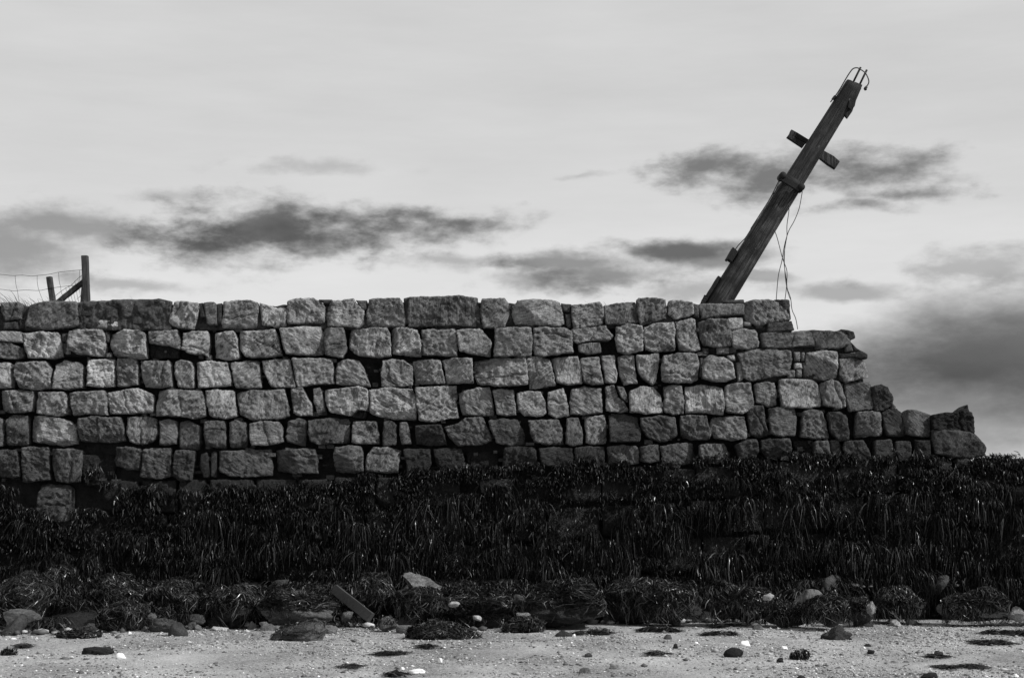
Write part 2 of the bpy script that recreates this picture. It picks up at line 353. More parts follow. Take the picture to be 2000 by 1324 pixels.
def chaikin(P_, it=2):
    for _ in range(it):
        Q_ = []
        for i in range(len(P_)):
            a, b_ = P_[i], P_[(i + 1) % len(P_)]; Q_ += [a * .97 + b_ * .03, a * .03 + b_ * .97]
        P_ = Q_
    return P_
def build_stone(pts, tone=1.0, yo=0.0, name='stone', m=None, depth=.36, step=.0145, rough=1.0, Rr=None, grow=1.05, facets=None):
    W = [at(x, y, yo) for x, y in pts]; cx = sum(q.x for q in W) / len(W); cz = sum(q.z for q in W) / len(W)
    P_ = [np.array((q.x - cx, q.z - cz)) for q in W]
    wd = max(q[0] for q in P_) - min(q[0] for q in P_); ht = max(q[1] for q in P_) - min(q[1] for q in P_)
    P_ = np.array(chaikin(P_, 1))
    # start the ring at the point nearest the upper left corner
    k0 = int(np.argmin(P_[:, 0] / wd - P_[:, 1] / ht)); P_ = np.roll(P_, -k0, axis=0)
    L = np.r_[0, np.cumsum(np.linalg.norm(np.roll(P_, -1, 0) - P_, axis=1))]; PC = np.vstack([P_, P_[:1]])
    def bd(f): 
        l = (f % 1.0) * L[-1]; return np.array((np.interp(l, L, PC[:, 0]), np.interp(l, L, PC[:, 1])))
    nxx = max(6, int(wd / step)); nzz = max(5, int(ht / step)); seed = random.uniform(0, 500)
    rx = wd / (2 * (wd + ht)); rz = .5 - rx; size = min(wd, ht)
    Rr_ = Rr if Rr else random.uniform(.012, .026) * min(1, size / .3)
    amp = random.uniform(.010, .022) * rough * min(1, size / .3)
    tx, tz = random.uniform(-.10, .10), random.uniform(-.10, .10)
    ba = random.choice([-1, 1]) * random.uniform(.2, 1.2); bs = random.uniform(.1, 1.0)
    fc = []
    nf = random.choice([0, 1, 1, 2, 3]) if facets is None else facets
    for _ in range(nf):
        an = random.choice([random.uniform(0, 6.28), random.gauss(-1.7, .6), random.gauss(3.1, .5)])
        r_ = (abs(math.cos(an)) * wd + abs(math.sin(an)) * ht) / 2
        fc.append((math.cos(an), math.sin(an), r_ * random.uniform(.55, 1.0), random.uniform(.4, 1.4)))
    crease = random.random() < .38 and size > .2; crack = random.random() < .28 and size > .2
    ca_ = random.uniform(0, 6.28); cs_ = random.uniform(.25, .6); co_ = random.uniform(-.2, .2) * size
    ka_ = random.choice([random.gauss(1.57, .15), random.gauss(.6, .3), random.gauss(0, .2)]); ko_ = random.uniform(-.25, .25) * size
    sk_ = random.uniform(.4, 1.0); sang = random.gauss(.55, .35)
    V = []; Fc = []
    for j in range(nzz + 1):
        v_ = 1 - 2 * j / nzz
        for i in range(nxx + 1):
            u_ = -1 + 2 * i / nxx; s = max(abs(u_), abs(v_))
            if s < 1e-6: q = np.zeros(2); rad = 1
            else:
                a, c_ = u_ / s, v_ / s
                if c_ >= .9999: f_ = (a + 1) / 2 * rx
                elif a >= .9999: f_ = rx + (1 - c_) / 2 * rz
                elif c_ <= -.9999: f_ = rx + rz + (1 - a) / 2 * rx
                else: f_ = 2 * rx + rz + (c_ + 1) / 2 * rz
                B = bd(f_) * grow; rad = math.hypot(*B)
                B = B * (1 + (.016 * mn.noise((B[0] * 7 + seed, B[1] * 7, 2)) + .010 * mn.noise((B[0] * 28 + seed, B[1] * 28, 2)) - .003) * rough / max(rad, .05) * min(1, size / .25))
                q = B * s
            x, z = float(q[0]), float(q[1])
            d = (1 - s) * min(rad, size * .7)
            y = 0.0
            e = max(0, 1 - d / Rr_)
            y += Rr_ * (1 - math.sqrt(max(0, 1 - e * e))) * .9
            y += tx * x + tz * z
            y -= amp * fbm((x * 5 + seed, z * 5, seed), .8, 5) * 1.5
            rg = mn.noise(((x * math.cos(ba) + z * math.sin(ba)) * 4 + seed, (z * math.cos(ba) - x * math.sin(ba)) * 17, seed))
            y -= bs * amp * .8 * (1 - 2 * abs(rg))
            y -= amp * 1.0 * fbm((x * 19 + seed, z * 19, seed), .55, 3)
            if crease:
                dl = x * math.cos(ca_) + z * math.sin(ca_) + co_ + .12 * size * mn.noise((x * 5 + seed, z * 5, 1))
                y += cs_ * (abs(dl) * .5 + dl * .5) - .12 * cs_ * size
            if crack:
                dk_ = abs(x * math.cos(ka_) + z * math.sin(ka_) + ko_ + .05 * mn.noise((x * 8 + seed, z * 8, 4)))
                y += max(0, 1 - dk_ / .014) * .030
            # tool marks and weather grooves running down the face
            st_ = (x * math.cos(sang) - z * math.sin(sang) * .25)
            y -= sk_ * amp * .55 * mn.noise((st_ * 26 + seed, (z * math.cos(sang) + x * math.sin(sang)) * 6, seed))
            for (fx, fz, fd, fs) in fc:
                o_ = x * fx + z * fz - fd + .10 * size * mn.noise((x * 7 + seed, z * 7, 9 + fd))
                if o_ > 0: y += o_ * fs
            V.append((x, y, z))
    n = nxx + 1
    for j in range(nzz):
        for i in range(nxx):
            Fc.append((j*n+i, (j+1)*n+i, (j+1)*n+i+1, j*n+i+1))
    ring = [i for i in range(n)] + [j*n+nxx for j in range(1, nzz+1)] + [nzz*n+i for i in range(nxx-1, -1, -1)] + [j*n for j in range(nzz-1, 0, -1)]
    b0 = len(V)
    for r_ in ring: V.append((V[r_][0] * .97, depth * .5, V[r_][2] * .97))
    for r_ in ring: V.append((V[r_][0] * .90, depth, V[r_][2] * .90))
    k = len(ring)
    for a in range(k):
        b_ = (a + 1) % k
        Fc.append((ring[a], ring[b_], b0 + b_, b0 + a)); Fc.append((b0 + a, b0 + b_, b0 + k + b_, b0 + k + a))
    Fc.append(tuple(range(b0 + k, b0 + 2 * k)))
    return link(name, mesh(name, V, Fc), m or M_STONE, wall, loc=(cx, yo, cz), tone=tone)

ROWS = {
'A': """1,590 36,590 41,600 40,622 8,626 0,605|.7
58,594 90,589 150,590 151,636 90,644 48,636|.72
340,590 352,587 385,592 389,600 377,642 350,640 327,632 335,608|1.25
398,592 418,590 424,600 423,634 404,632 400,612|.8
438,590 460,587 490,587 502,592 504,605 500,638 470,642 436,638 434,628|1.05
508,592 536,600 557,602 560,612 558,636 545,640 512,634 509,610|1.1
562,588 575,584 610,582 625,588 635,602 632,630 562,632 560,610|1.05
645,590 690,583 698,594 710,606 711,632 700,638 640,636 637,606|1
722,586 735,583 780,582 787,592 791,625 788,636 718,636 717,606|.85
802,581 860,579 895,577 930,583 932,600 926,636 880,634 800,638 799,610|.62
942,584 985,582 993,592 994,612 985,640 945,640 938,612|.8
1003,600 1012,588 1040,585 1075,586 1092,592 1098,612 1101,632 1090,637 1040,634 1008,632 1001,615|1
1116,596 1140,594 1172,590 1178,600 1180,618 1176,634 1122,642 1118,620|1
1180,598 1200,593 1240,589 1247,604 1249,628 1212,634 1184,632 1180,608|.75
1244,586 1250,582 1275,581 1300,585 1302,600 1299,622 1275,630 1252,634 1246,612|.7
1306,588 1330,586 1352,591 1356,612 1345,618 1318,624 1306,612|1.05
1368,594 1400,592 1452,594 1452,614 1410,616 1372,622 1366,604|.75
1454,590 1480,585 1500,585 1520,590 1535,600 1542,624 1510,630 1482,636 1458,628 1453,606|.95
1500,631 1545,627 1550,645 1500,648|.55""",
'B': """-8,648 15,646 40,648 42,668 20,668 -8,664|.95
-8,669 20,669 42,680 43,698 20,700 -8,698|.8
44,652 70,648 112,650 118,665 120,695 98,700 56,698 48,680|1.2
134,648 165,643 198,644 203,655 204,696 178,694 150,690 134,680|1.2
215,652 240,644 272,646 283,652 285,698 270,700 222,694 214,680|1.15
290,648 345,644 350,658 351,682 330,675 292,670|1
357,650 380,648 404,646 408,660 405,696 395,692 370,690 354,680|1.15
418,650 440,647 456,646 463,660 467,700 440,702 420,698 418,665|1.1
470,648 500,646 535,644 541,655 548,692 520,698 480,696 468,680|1
548,642 580,640 624,638 629,650 629,690 600,694 560,692 553,670|1.05
632,640 670,640 674,655 676,682 668,698 634,694 632,660|.9
684,643 720,640 755,641 761,652 763,694 740,698 700,694 681,680|1.1
765,641 790,640 815,645 821,664 821,694 790,694 765,690|1.15
823,645 850,643 888,642 893,665 891,694 860,694 826,692|1
892,646 915,642 936,642 950,655 959,668 957,695 920,690 898,685 894,660|1
968,642 985,640 1036,640 1039,660 1037,695 990,696 966,694|1
1042,641 1065,639 1100,641 1116,648 1118,688 1100,690 1060,696 1044,692 1041,665|.95
1118,644 1160,638 1182,636 1196,656 1190,664 1160,664 1130,670 1120,666|1.1
1130,672 1172,668 1174,688 1150,692 1132,686|.9
1205,638 1225,632 1254,636 1256,660 1255,684 1225,690 1206,686 1203,660|1.1
1258,640 1280,633 1315,630 1318,650 1318,684 1290,686 1262,682 1257,660|1.1
1320,630 1345,624 1357,625 1362,655 1368,682 1345,686 1328,684 1322,660|1.1
1365,630 1385,623 1420,624 1428,650 1429,675 1400,678 1375,674 1366,650|.85
1429,648 1450,642 1475,644 1483,668 1480,678 1460,682 1434,680 1430,664|1
1487,652 1520,647 1558,647 1580,645 1588,655 1591,676 1560,676 1530,680 1492,678|.8
1583,650 1600,646 1640,647 1655,655 1662,670 1640,680 1594,682 1592,665|.75""",
'C': """-8,709 17,709 21,730 21,756 -8,757|1.2
30,710 60,707 88,707 97,720 98,758 70,760 35,756 29,735|1.1
108,712 125,704 150,708 160,716 160,758 130,760 104,758|1.05
170,704 195,701 221,702 222,730 221,754 195,756 171,752|1.25
228,700 262,699 268,712 268,750 250,754 229,754|.95
274,706 300,704 330,705 334,730 335,754 310,757 282,755 276,730|.9
342,707 355,703 373,706 378,720 377,756 348,755 341,730|1.1
383,708 410,705 443,708 449,730 450,752 425,756 386,756 383,730|1.2
451,710 480,706 504,706 508,735 510,756 485,760 460,756 454,730|.9
512,705 540,702 565,702 570,725 576,755 550,756 530,755 516,725|.95
571,700 600,699 647,702 650,730 651,748 620,750 582,755 576,725|1
656,706 675,702 702,704 712,725 723,754 690,752 656,750|.95
748,706 765,702 790,704 804,718 805,752 780,754 746,754 745,730|1
806,705 830,701 860,704 864,725 868,748 840,750 812,748 807,725|1.05
864,704 885,699 922,700 923,720 924,746 900,748 872,748 870,725|1
927,704 960,699 1025,700 1028,725 1029,750 990,754 935,750 927,730|1.1
1027,700 1050,697 1074,702 1080,730 1085,752 1060,757 1036,758 1030,730|1.05
1078,700 1100,697 1128,697 1133,715 1137,748 1110,752 1088,745 1082,722|1.1
1133,700 1150,696 1170,698 1174,725 1178,750 1158,752 1140,745 1136,722|1
1175,696 1200,693 1202,710 1206,730 1203,747 1182,746 1178,720|1.1
1207,698 1220,694 1238,696 1240,725 1245,748 1220,752 1212,735|1.05
1243,694 1285,692 1287,705 1282,740 1275,751 1258,740 1246,725|1.1
1297,696 1325,690 1360,692 1365,708 1364,740 1350,748 1310,748 1294,742 1292,715|1.1
1376,700 1390,694 1415,698 1430,710 1436,738 1420,744 1395,745 1374,738 1372,715|1.15
1442,690 1480,682 1520,682 1543,685 1546,702 1540,730 1500,738 1470,744 1452,736 1448,710|.85
1576,690 1605,685 1634,688 1636,715 1635,738 1610,742 1580,738 1573,715|1.1
1641,700 1665,697 1692,702 1697,735 1680,740 1652,748 1642,730|1.2""",
'D': """1,764 30,762 63,765 65,775 60,802 40,806 1,803|1
74,766 100,765 124,766 129,778 129,808 110,812 70,806 70,785|1
134,768 165,764 203,763 208,780 208,810 180,808 142,810 136,785|1
212,768 250,760 270,758 297,770 298,806 270,806 214,808 211,785|1.1
306,763 340,761 392,764 399,785 400,812 380,817 340,812 306,812 304,780|1
402,764 430,761 455,764 459,790 462,812 440,818 410,812 403,790|1.1
462,768 490,762 552,762 560,780 563,812 540,818 490,818 470,810|.95
568,758 590,757 600,775 609,790 609,810 585,812 572,806|1.1
612,760 625,758 632,780 635,808 620,810 613,785|.95
634,762 660,759 700,754 717,760 719,785 718,802 700,800 685,812 645,804 636,780|1.1
722,763 745,758 765,757 803,760 811,778 811,820 780,818 745,814 724,806|1.25
812,758 850,755 889,755 891,785 894,815 875,817 850,824 820,820 814,790|1.05
896,768 930,758 955,757 962,785 965,812 930,811 904,810 898,785|.9
962,762 975,760 1003,762 1007,790 1007,810 985,812 970,808 966,780|.95
1010,768 1035,764 1055,765 1065,782 1067,805 1060,812 1025,812 1012,800|1.1
1070,766 1100,758 1108,780 1112,812 1085,815 1072,808|1.05
1116,762 1140,755 1172,760 1176,790 1175,805 1140,810 1116,808 1113,785|.95
1183,756 1200,753 1208,775 1220,785 1227,800 1220,806 1184,802|.95
1205,754 1218,756 1226,772 1226,786 1214,777|.8
1231,764 1250,755 1275,755 1290,770 1296,805 1260,807 1232,804 1230,785|1
1298,756 1315,752 1332,755 1335,785 1334,806 1315,810 1298,804|1
1341,756 1375,752 1411,757 1415,785 1414,810 1380,806 1341,806 1338,780|1.1
1418,754 1440,748 1466,747 1471,775 1472,798 1450,808 1420,804 1416,780|.95
1474,750 1495,746 1512,748 1518,768 1517,790 1500,794 1478,785|.9
1522,742 1550,739 1590,744 1598,752 1605,792 1580,796 1530,794 1525,770|1.2
1604,748 1625,742 1642,748 1652,775 1653,794 1635,797 1610,790 1605,770|.95
1650,750 1670,747 1700,746 1703,775 1708,798 1690,801 1660,803 1650,770|.8
1703,756 1722,751 1735,758 1745,775 1744,790 1725,802 1710,802|.45""",
'E': """-8,815 2,818 5,850 3,870 -8,872|.7
10,820 25,810 52,812 52,868 12,869|.6
62,813 85,812 110,815 135,822 148,835 148,866 120,870 90,866 60,862 58,835|1.05
154,818 180,814 234,815 240,840 242,860 220,864 160,862 154,840|.7
248,815 285,813 304,818 306,845 300,860 285,868 252,862 247,840|.85
311,822 330,818 342,822 345,850 343,868 312,868|.7
350,824 370,823 390,832 390,865 385,877 352,874 349,850|.7
398,824 420,821 438,823 440,850 440,875 420,874 400,870|.62
447,826 460,821 480,825 482,850 480,874 450,872|.62
487,828 510,822 544,823 550,835 553,862 530,868 492,870 487,850|.9
562,824 585,817 596,820 598,850 596,872 580,868 560,862 560,845|.55
602,822 640,817 678,818 682,840 681,864 660,866 625,868 606,862|.55
689,824 720,822 735,824 740,850 740,866 715,868 688,864|.9
750,824 765,822 774,830 774,868 748,870 747,845|.5
782,826 795,825 800,845 803,866 785,868 780,850|.85
811,832 840,829 861,830 868,850 872,868 840,870 814,866|.42
869,834 895,828 908,816 942,815 952,835 959,860 940,868 895,870 880,855|.65
955,822 980,818 1010,820 1022,840 1025,868 1000,870 970,865 960,840|.6
1032,822 1060,820 1090,820 1098,840 1098,868 1070,868 1045,864 1036,845|.75
1107,818 1130,816 1137,840 1138,868 1120,870 1105,866|.6
1142,815 1160,812 1180,812 1185,840 1184,865 1165,868 1145,864|1
1190,812 1220,808 1245,815 1251,840 1249,862 1220,864 1192,862|.42
1252,816 1285,812 1318,814 1322,850 1300,862 1290,864 1265,852 1254,840|.6
1329,812 1350,810 1380,812 1388,845 1385,858 1350,858 1330,850|.52
1390,818 1420,813 1453,814 1458,845 1456,856 1430,860 1395,855 1388,835|.85
1460,805 1475,792 1490,793 1496,820 1502,850 1480,855 1466,848|.5
1502,798 1530,796 1553,798 1558,820 1552,850 1530,852 1506,845|.65
1569,804 1590,799 1605,802 1615,830 1619,855 1590,857 1565,852 1566,825|.75
1619,805 1640,803 1652,812 1659,840 1658,858 1640,859 1625,845|.55
1675,805 1700,803 1720,806 1722,825 1725,850 1700,852 1672,855 1674,825|.85
1722,806 1735,800 1752,798 1760,805 1762,820 1769,830 1768,850 1745,852 1732,850 1726,825|.45
1764,812 1772,800 1790,801 1820,810 1821,830 1819,852 1800,853 1770,848 1765,825|.7
1822,810 1850,805 1872,806 1876,800 1890,790 1895,803 1900,805 1903,847 1870,842 1824,838|.22""",
'F': """-8,880 30,878 35,890 38,930 20,934 -8,930|.5
42,875 60,872 93,875 96,905 97,935 70,940 45,940 42,905|.65
101,878 130,876 158,880 157,905 152,942 130,942 105,938 100,905|.62
226,874 250,872 274,876 274,900 272,918 250,916 224,910|.65
280,878 300,876 331,875 333,905 333,930 305,936 275,930|.62
341,880 360,878 379,881 377,915 372,938 350,938 336,930 337,905|.6
392,888 404,884 408,905 410,932 398,932 390,910|.5
412,884 422,884 423,910 422,932 412,930|.5
430,882 460,880 527,878 530,905 528,928 490,931 450,930 430,920|.72
536,880 570,876 615,877 620,900 620,924 580,924 540,920|.75
655,874 680,871 706,872 709,900 709,920 690,925 655,920 652,900|.75
718,888 730,874 760,872 782,880 779,900 776,922 745,924 714,918 715,900|.95
789,878 810,876 839,877 842,905 835,925 795,925|.36
848,878 875,875 902,877 906,900 898,925 870,925 852,908|.36
985,875 1010,872 1040,873 1048,880 1048,915 1010,918 982,910|.36
1053,876 1090,873 1118,875 1119,910 1100,913 1060,908|.36
1124,875 1150,871 1180,873 1181,910 1150,910 1125,908|.36
1186,873 1215,869 1240,871 1247,880 1248,905 1220,908 1190,905|.7
1250,873 1270,868 1286,868 1290,900 1270,905 1252,900|.55
1290,872 1320,866 1355,866 1360,890 1350,905 1312,909 1295,900|.7
1365,868 1390,866 1414,866 1422,880 1427,896 1400,905 1380,905 1368,890|.75
1436,868 1455,860 1478,858 1483,880 1475,895 1445,895|.42
1486,860 1510,856 1540,857 1547,875 1543,895 1500,895 1488,880|.48
1592,862 1618,860 1622,885 1620,900 1594,900 1592,880|.62
1622,860 1638,861 1645,890 1645,902 1630,900 1624,880|.62
1650,862 1685,859 1695,875 1702,895 1690,903 1660,900 1648,878|.6
1710,860 1740,858 1745,880 1743,900 1725,903 1710,890|.5
1750,862 1778,862 1781,890 1778,900 1754,900 1750,880|.45
1788,860 1817,860 1819,900 1790,900|.25
1823,840 1870,840 1900,846 1912,855 1925,872 1922,888 1900,895 1860,892 1830,885 1824,860|.6""",
'G': """75,945 130,948 137,955 136,1015 100,1018 73,1012|.6
938,937 998,935 998,970 975,976 940,960|.8"""}
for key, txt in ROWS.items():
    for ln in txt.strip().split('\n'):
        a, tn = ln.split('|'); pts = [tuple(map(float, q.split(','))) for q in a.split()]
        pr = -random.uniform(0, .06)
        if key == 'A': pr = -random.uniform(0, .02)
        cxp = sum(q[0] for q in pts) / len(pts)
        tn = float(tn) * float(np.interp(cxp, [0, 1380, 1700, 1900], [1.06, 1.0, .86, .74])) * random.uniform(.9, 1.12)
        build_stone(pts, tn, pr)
# hollows: dark blocks set back, and blocks outside the frame or under the weed
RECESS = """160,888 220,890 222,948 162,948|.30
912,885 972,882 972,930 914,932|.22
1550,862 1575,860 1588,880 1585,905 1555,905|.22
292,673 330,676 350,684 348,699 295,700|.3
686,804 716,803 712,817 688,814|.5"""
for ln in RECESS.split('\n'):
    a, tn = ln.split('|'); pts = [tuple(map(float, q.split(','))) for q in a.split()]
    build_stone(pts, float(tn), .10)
def auto_row(x0, x1, ytop, ybot, tone, m, wmin=55, wmax=105, skip=(), name='stone', yo=-.01, step=.03):
    x = x0
    while x < x1:
        wd = random.uniform(wmin, wmax)
        if x1 - x - wd < 40: wd = x1 - x
        a, b_ = x + 3, x + wd - 3; x += wd; mid = (a + b_) / 2
        if any(s0 < b_ and s1 > a for s0, s1 in skip): continue
        yt = ytop(mid) + random.uniform(-2, 4); yb = ybot(mid) - 4 + random.uniform(-3, 2); j = lambda: random.uniform(-4, 4)
        build_stone([(a + 2, yt + j() * .5), (mid, yt), (b_ - 2, yt + j() * .5), (b_ + j() * .5, (yt + yb) / 2), (b_, yb + j() * .5), (mid, yb), (a, yb + j() * .5), (a + j() * .5, (yt + yb) / 2)],
                    tone * random.uniform(.7, 1.25), yo + random.uniform(-.04, .04), name, m, step=step)
lin = lambda *a: (lambda x: float(np.interp(x, a[0::2], a[1::2])))
auto_row(-8, 2010, lin(0, 944, 1000, 930, 1500, 908, 1925, 896, 2010, 893), lin(0, 1008, 1000, 990, 1500, 970, 2010, 955), .75, M_WET, 60, 120, [(20, 140), (936, 1000)])
auto_row(-8, 2010, lin(0, 1012, 1000, 994, 1500, 974, 2010, 960), lin(0, 1075, 1000, 1060, 1500, 1040, 2010, 1025), .7, M_WET, 70, 130)
auto_row(-8, 2010, lin(0, 1079, 1000, 1064, 1500, 1044, 2010, 1029), lin(0, 1145, 1000, 1130, 1500, 1115, 2010, 1105), .65, M_WET, 80, 140)
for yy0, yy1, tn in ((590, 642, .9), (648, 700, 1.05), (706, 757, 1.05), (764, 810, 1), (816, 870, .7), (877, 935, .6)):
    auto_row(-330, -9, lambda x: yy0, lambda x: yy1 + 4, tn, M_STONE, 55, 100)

# rubble and pinnings packed between the blocks
RUB = """5,630 32,628 34,642 5,644|.5
166,592 182,592 182,602 166,602|.3
155,606 178,605 178,618 158,618|.3
190,626 205,624 228,628 230,637 210,643 188,640|1.2
168,630 182,628 184,638 170,640|.5
278,632 293,632 293,642 278,643|.5
300,626 313,626 314,639 302,640|.5
278,612 292,612 294,621 280,622|.4
236,603 258,600 262,616 240,620|.55
205,606 228,603 230,620 208,622|.6
255,612 274,610 276,632 258,634|.45
210,588 226,587 226,598 211,599|.5
298,600 316,598 318,614 300,616|.5
388,593 396,592 400,618 390,622|.4
424,594 433,593 432,630 425,632|.4
694,586 717,587 715,604 707,605|.55
622,585 648,585 643,593 632,593|.45
788,583 799,581 799,632 793,632|.5
929,600 938,602 938,632 928,632|.5
1095,592 1116,594 1114,610 1100,608|.45
1104,614 1115,613 1115,640 1108,641|.6
1354,593 1366,595 1365,620 1355,618|.6
1395,592 1425,586 1452,585 1453,592|.5
1421,622 1450,621 1452,640 1430,646 1420,636|1.5
1452,628 1466,629 1468,636 1452,637|.9
1512,586 1543,585 1545,622 1540,626 1532,598|.4
120,652 131,651 131,668 121,668|.6
122,670 132,670 131,690 124,690|.55
124,680 134,677 134,690 127,691|1.3
205,648 213,650 212,668 206,668|.5
206,690 216,688 218,698 206,698|1.1
386,690 396,690 396,700 388,700|.4
1372,680 1384,680 1384,692 1372,692|.5
1400,679 1424,678 1424,690 1401,692|1.0
1425,678 1438,678 1438,689 1425,690|.55
1420,694 1435,692 1436,704 1424,702|1.4
1439,708 1450,706 1452,740 1442,746|.9
1367,700 1373,700 1374,735 1367,735|.6
1551,688 1563,688 1563,706 1552,706|1
1565,689 1572,688 1572,704 1566,705|.9
1552,709 1567,708 1568,720 1552,720|1.25
1539,724 1553,722 1554,737 1540,738|.8
1556,721 1567,720 1567,737 1556,736|.8
1568,708 1575,708 1575,736 1569,736|.6
1630,647 1645,643 1668,648 1670,660 1660,666 1645,657|.3
1568,646 1590,644 1616,646 1614,651 1572,652|.35
1650,675 1664,671 1667,686 1652,687|.6
1640,690 1670,689 1680,684 1694,692 1693,701 1660,698 1640,699|.28
1662,668 1674,680 1682,685 1668,687|.3
1742,786 1750,794 1749,800 1738,802|.45
1640,727 1646,728 1648,745 1640,742|.6"""
for ln in RUB.split('\n'):
    a, tn = ln.split('|'); pts = [tuple(map(float, q.split(','))) for q in a.split()]
    build_stone(pts, float(tn), .0, 'rubble_stone', M_STONE, depth=.25, step=.018, Rr=.02, facets=1)

pv, pf, nv = [], [], 0
for _ in range(900):
    px_ = random.uniform(-320, 1640); py_ = random.uniform(598, 940 if px_ > 1 else 900) if px_ < 1500 else random.uniform(750, 900)
    q = at(px_, py_, random.uniform(.05, .17)); a = random.uniform(.012, .04); sx, sz = random.uniform(.8, 2.0), random.uniform(.5, 1.0)
    V8 = [(dx * a * sx * random.uniform(.7, 1), dy * a * 1.4, dz * a * sz * random.uniform(.7, 1)) for dx in (-1, 1) for dy in (-1, 1) for dz in (-1, 1)]
    pv += [(q.x + v_[0], q.y + v_[1], q.z + v_[2]) for v_ in V8]
    pf += [tuple(nv + k for k in f_) for f_ in ((0, 1, 3, 2), (4, 6, 7, 5), (0, 4, 5, 1), (2, 3, 7, 6), (0, 2, 6, 4), (1, 5, 7, 3))]; nv += 8
pn = link('joint_chips', mesh('joint_chips', pv, pf), M_STONE, wall, smooth=False, tone=.62); pn['kind'] = 'stuff'
def slab(name, xs_, top, bot, y0, y1, m, amp, nz=10, freq=3.0, tone=1.0, step=6):
    """body between two height profiles (in pixels at the wall face), front at y0, back at y1"""
    px = np.arange(xs_[0], xs_[1] + .1, step); V = []; nzz = nz + 1; rows = []
    for x in px:
        for k in range(nzz):
            f_ = k / nz; q = at(x, top(x) * (1 - f_) + bot(x) * f_, 0)
            y = y0 - amp * fbm((q.x * freq, q.z * freq, 3), .7, 5) + (.04 * max(0, 1 - k / 1.5))
            V.append((q.x, y, q.z + (.015 * mn.noise((q.x * 9, 0, 1)) if k == 0 else 0)))
        q = at(x, top(x), 0); V.append((q.x, y1, q.z)); q2 = at(x, bot(x), 0); V.append((q2.x, y1, q2.z))
    n = nzz + 2; Fc = []
    for i in range(len(px) - 1):
        for k in range(nz): Fc.append((i*n+k, i*n+k+1, (i+1)*n+k+1, (i+1)*n+k))
        Fc.append((i*n, (i+1)*n, (i+1)*n+nzz, i*n+nzz)); Fc.append((i*n+nzz, (i+1)*n+nzz, (i+1)*n+nzz+1, i*n+nzz+1))
        Fc.append((i*n+nz, i*n+nzz+1, (i+1)*n+nzz+1, (i+1)*n+nz))
    for e in (0, (len(px)-1)*n): Fc.append(tuple(e + k for k in list(range(nzz)) + [nzz+1, nzz]))
    return link(name, mesh(name, V, Fc), m, wall, tone=tone)
top_p = lin(-340, 590, 0, 591, 40, 590, 60, 592, 110, 592, 150, 591, 200, 587, 250, 584, 320, 585, 345, 592, 435, 594, 505, 594, 560, 590, 640, 588, 720, 588, 800, 584, 930, 585, 1000, 587, 1100, 592, 1180, 600, 1245, 590, 1350, 592, 1430, 588, 1543, 588,
            1546, 646, 1661, 652, 1664, 690, 1692, 693, 1697, 750, 1702, 757, 1738, 764, 1746, 802, 1760, 812, 1822, 812, 1895, 812, 1901, 845, 1918, 868, 1924, 892, 2330, 890)
slab('wall_core', (-340, 2330), lambda x: top_p(x) + 7, lambda x: 1225, .26, 1.35, M_CORE, .03, nz=40, step=4)
slab('mortar', (-340, 1546), lambda x: top_p(x) + 4, lin(-340, 646, 1340, 640, 1546, 645), .07, .30, M_MORTAR, .05, nz=12, freq=5, tone=.75, step=3)
slab('mortar', (150, 334), lambda x: top_p(x) - 1, lambda x: 645, .01, .1, M_MORTAR, .05, nz=16, freq=7, tone=1.0, step=2)
slab('mortar', (1362, 1666), lambda x: max(622, top_p(x) + 4), lin(1362, 690, 1430, 745, 1640, 745, 1666, 700), .08, .30, M_MORTAR, .05, nz=14, freq=5, tone=.7, step=3)
slab('mortar', (26, 215), lambda x: 644, lambda x: 695, .10, .28, M_MORTAR, .05, nz=8, freq=5, tone=.6, step=4)

# ------------------------------------------------------------------ seaweed
def ribbons(paths, width, tone):
    """paths (n,k,3), width (n,), tone (n,) -> verts, quads, tones"""
    n, k, _ = paths.shape; an = rng.uniform(0, math.pi, n)
    wv = np.stack([np.cos(an), np.sin(an) * .8, rng.normal(0, .25, n)], -1)
    tw = rng.normal(0, .5, n)
    tp = np.sin(np.linspace(.35, math.pi - .12, k)) ** .7
    off = wv[:, None, :] * (width[:, None] * tp[None, :])[:, :, None] * .5
    a2 = an[:, None] + tw[:, None] * np.linspace(0, 1, k)[None]
    off[:, :, 0] = np.cos(a2) * width[:, None] * tp * .5; off[:, :, 1] = np.sin(a2) * width[:, None] * tp * .5
    V = np.stack([paths - off, paths + off], 2).reshape(-1, 3)
    b_ = (np.arange(n) * k * 2)[:, None] + (np.arange(k - 1) * 2)[None, :]; b_ = b_.reshape(-1)
    Q = np.stack([b_, b_ + 1, b_ + 3, b_ + 2], -1)
    return V, Q, np.repeat(tone, k * 2)
def join(parts):
    Vs, Qs, Ts = [], [], []; o = 0
    for V, Q, T in parts: Vs.append(V); Qs.append(Q + o); Ts.append(T); o += len(V)
    return np.concatenate(Vs), np.concatenate(Qs), np.concatenate(Ts)
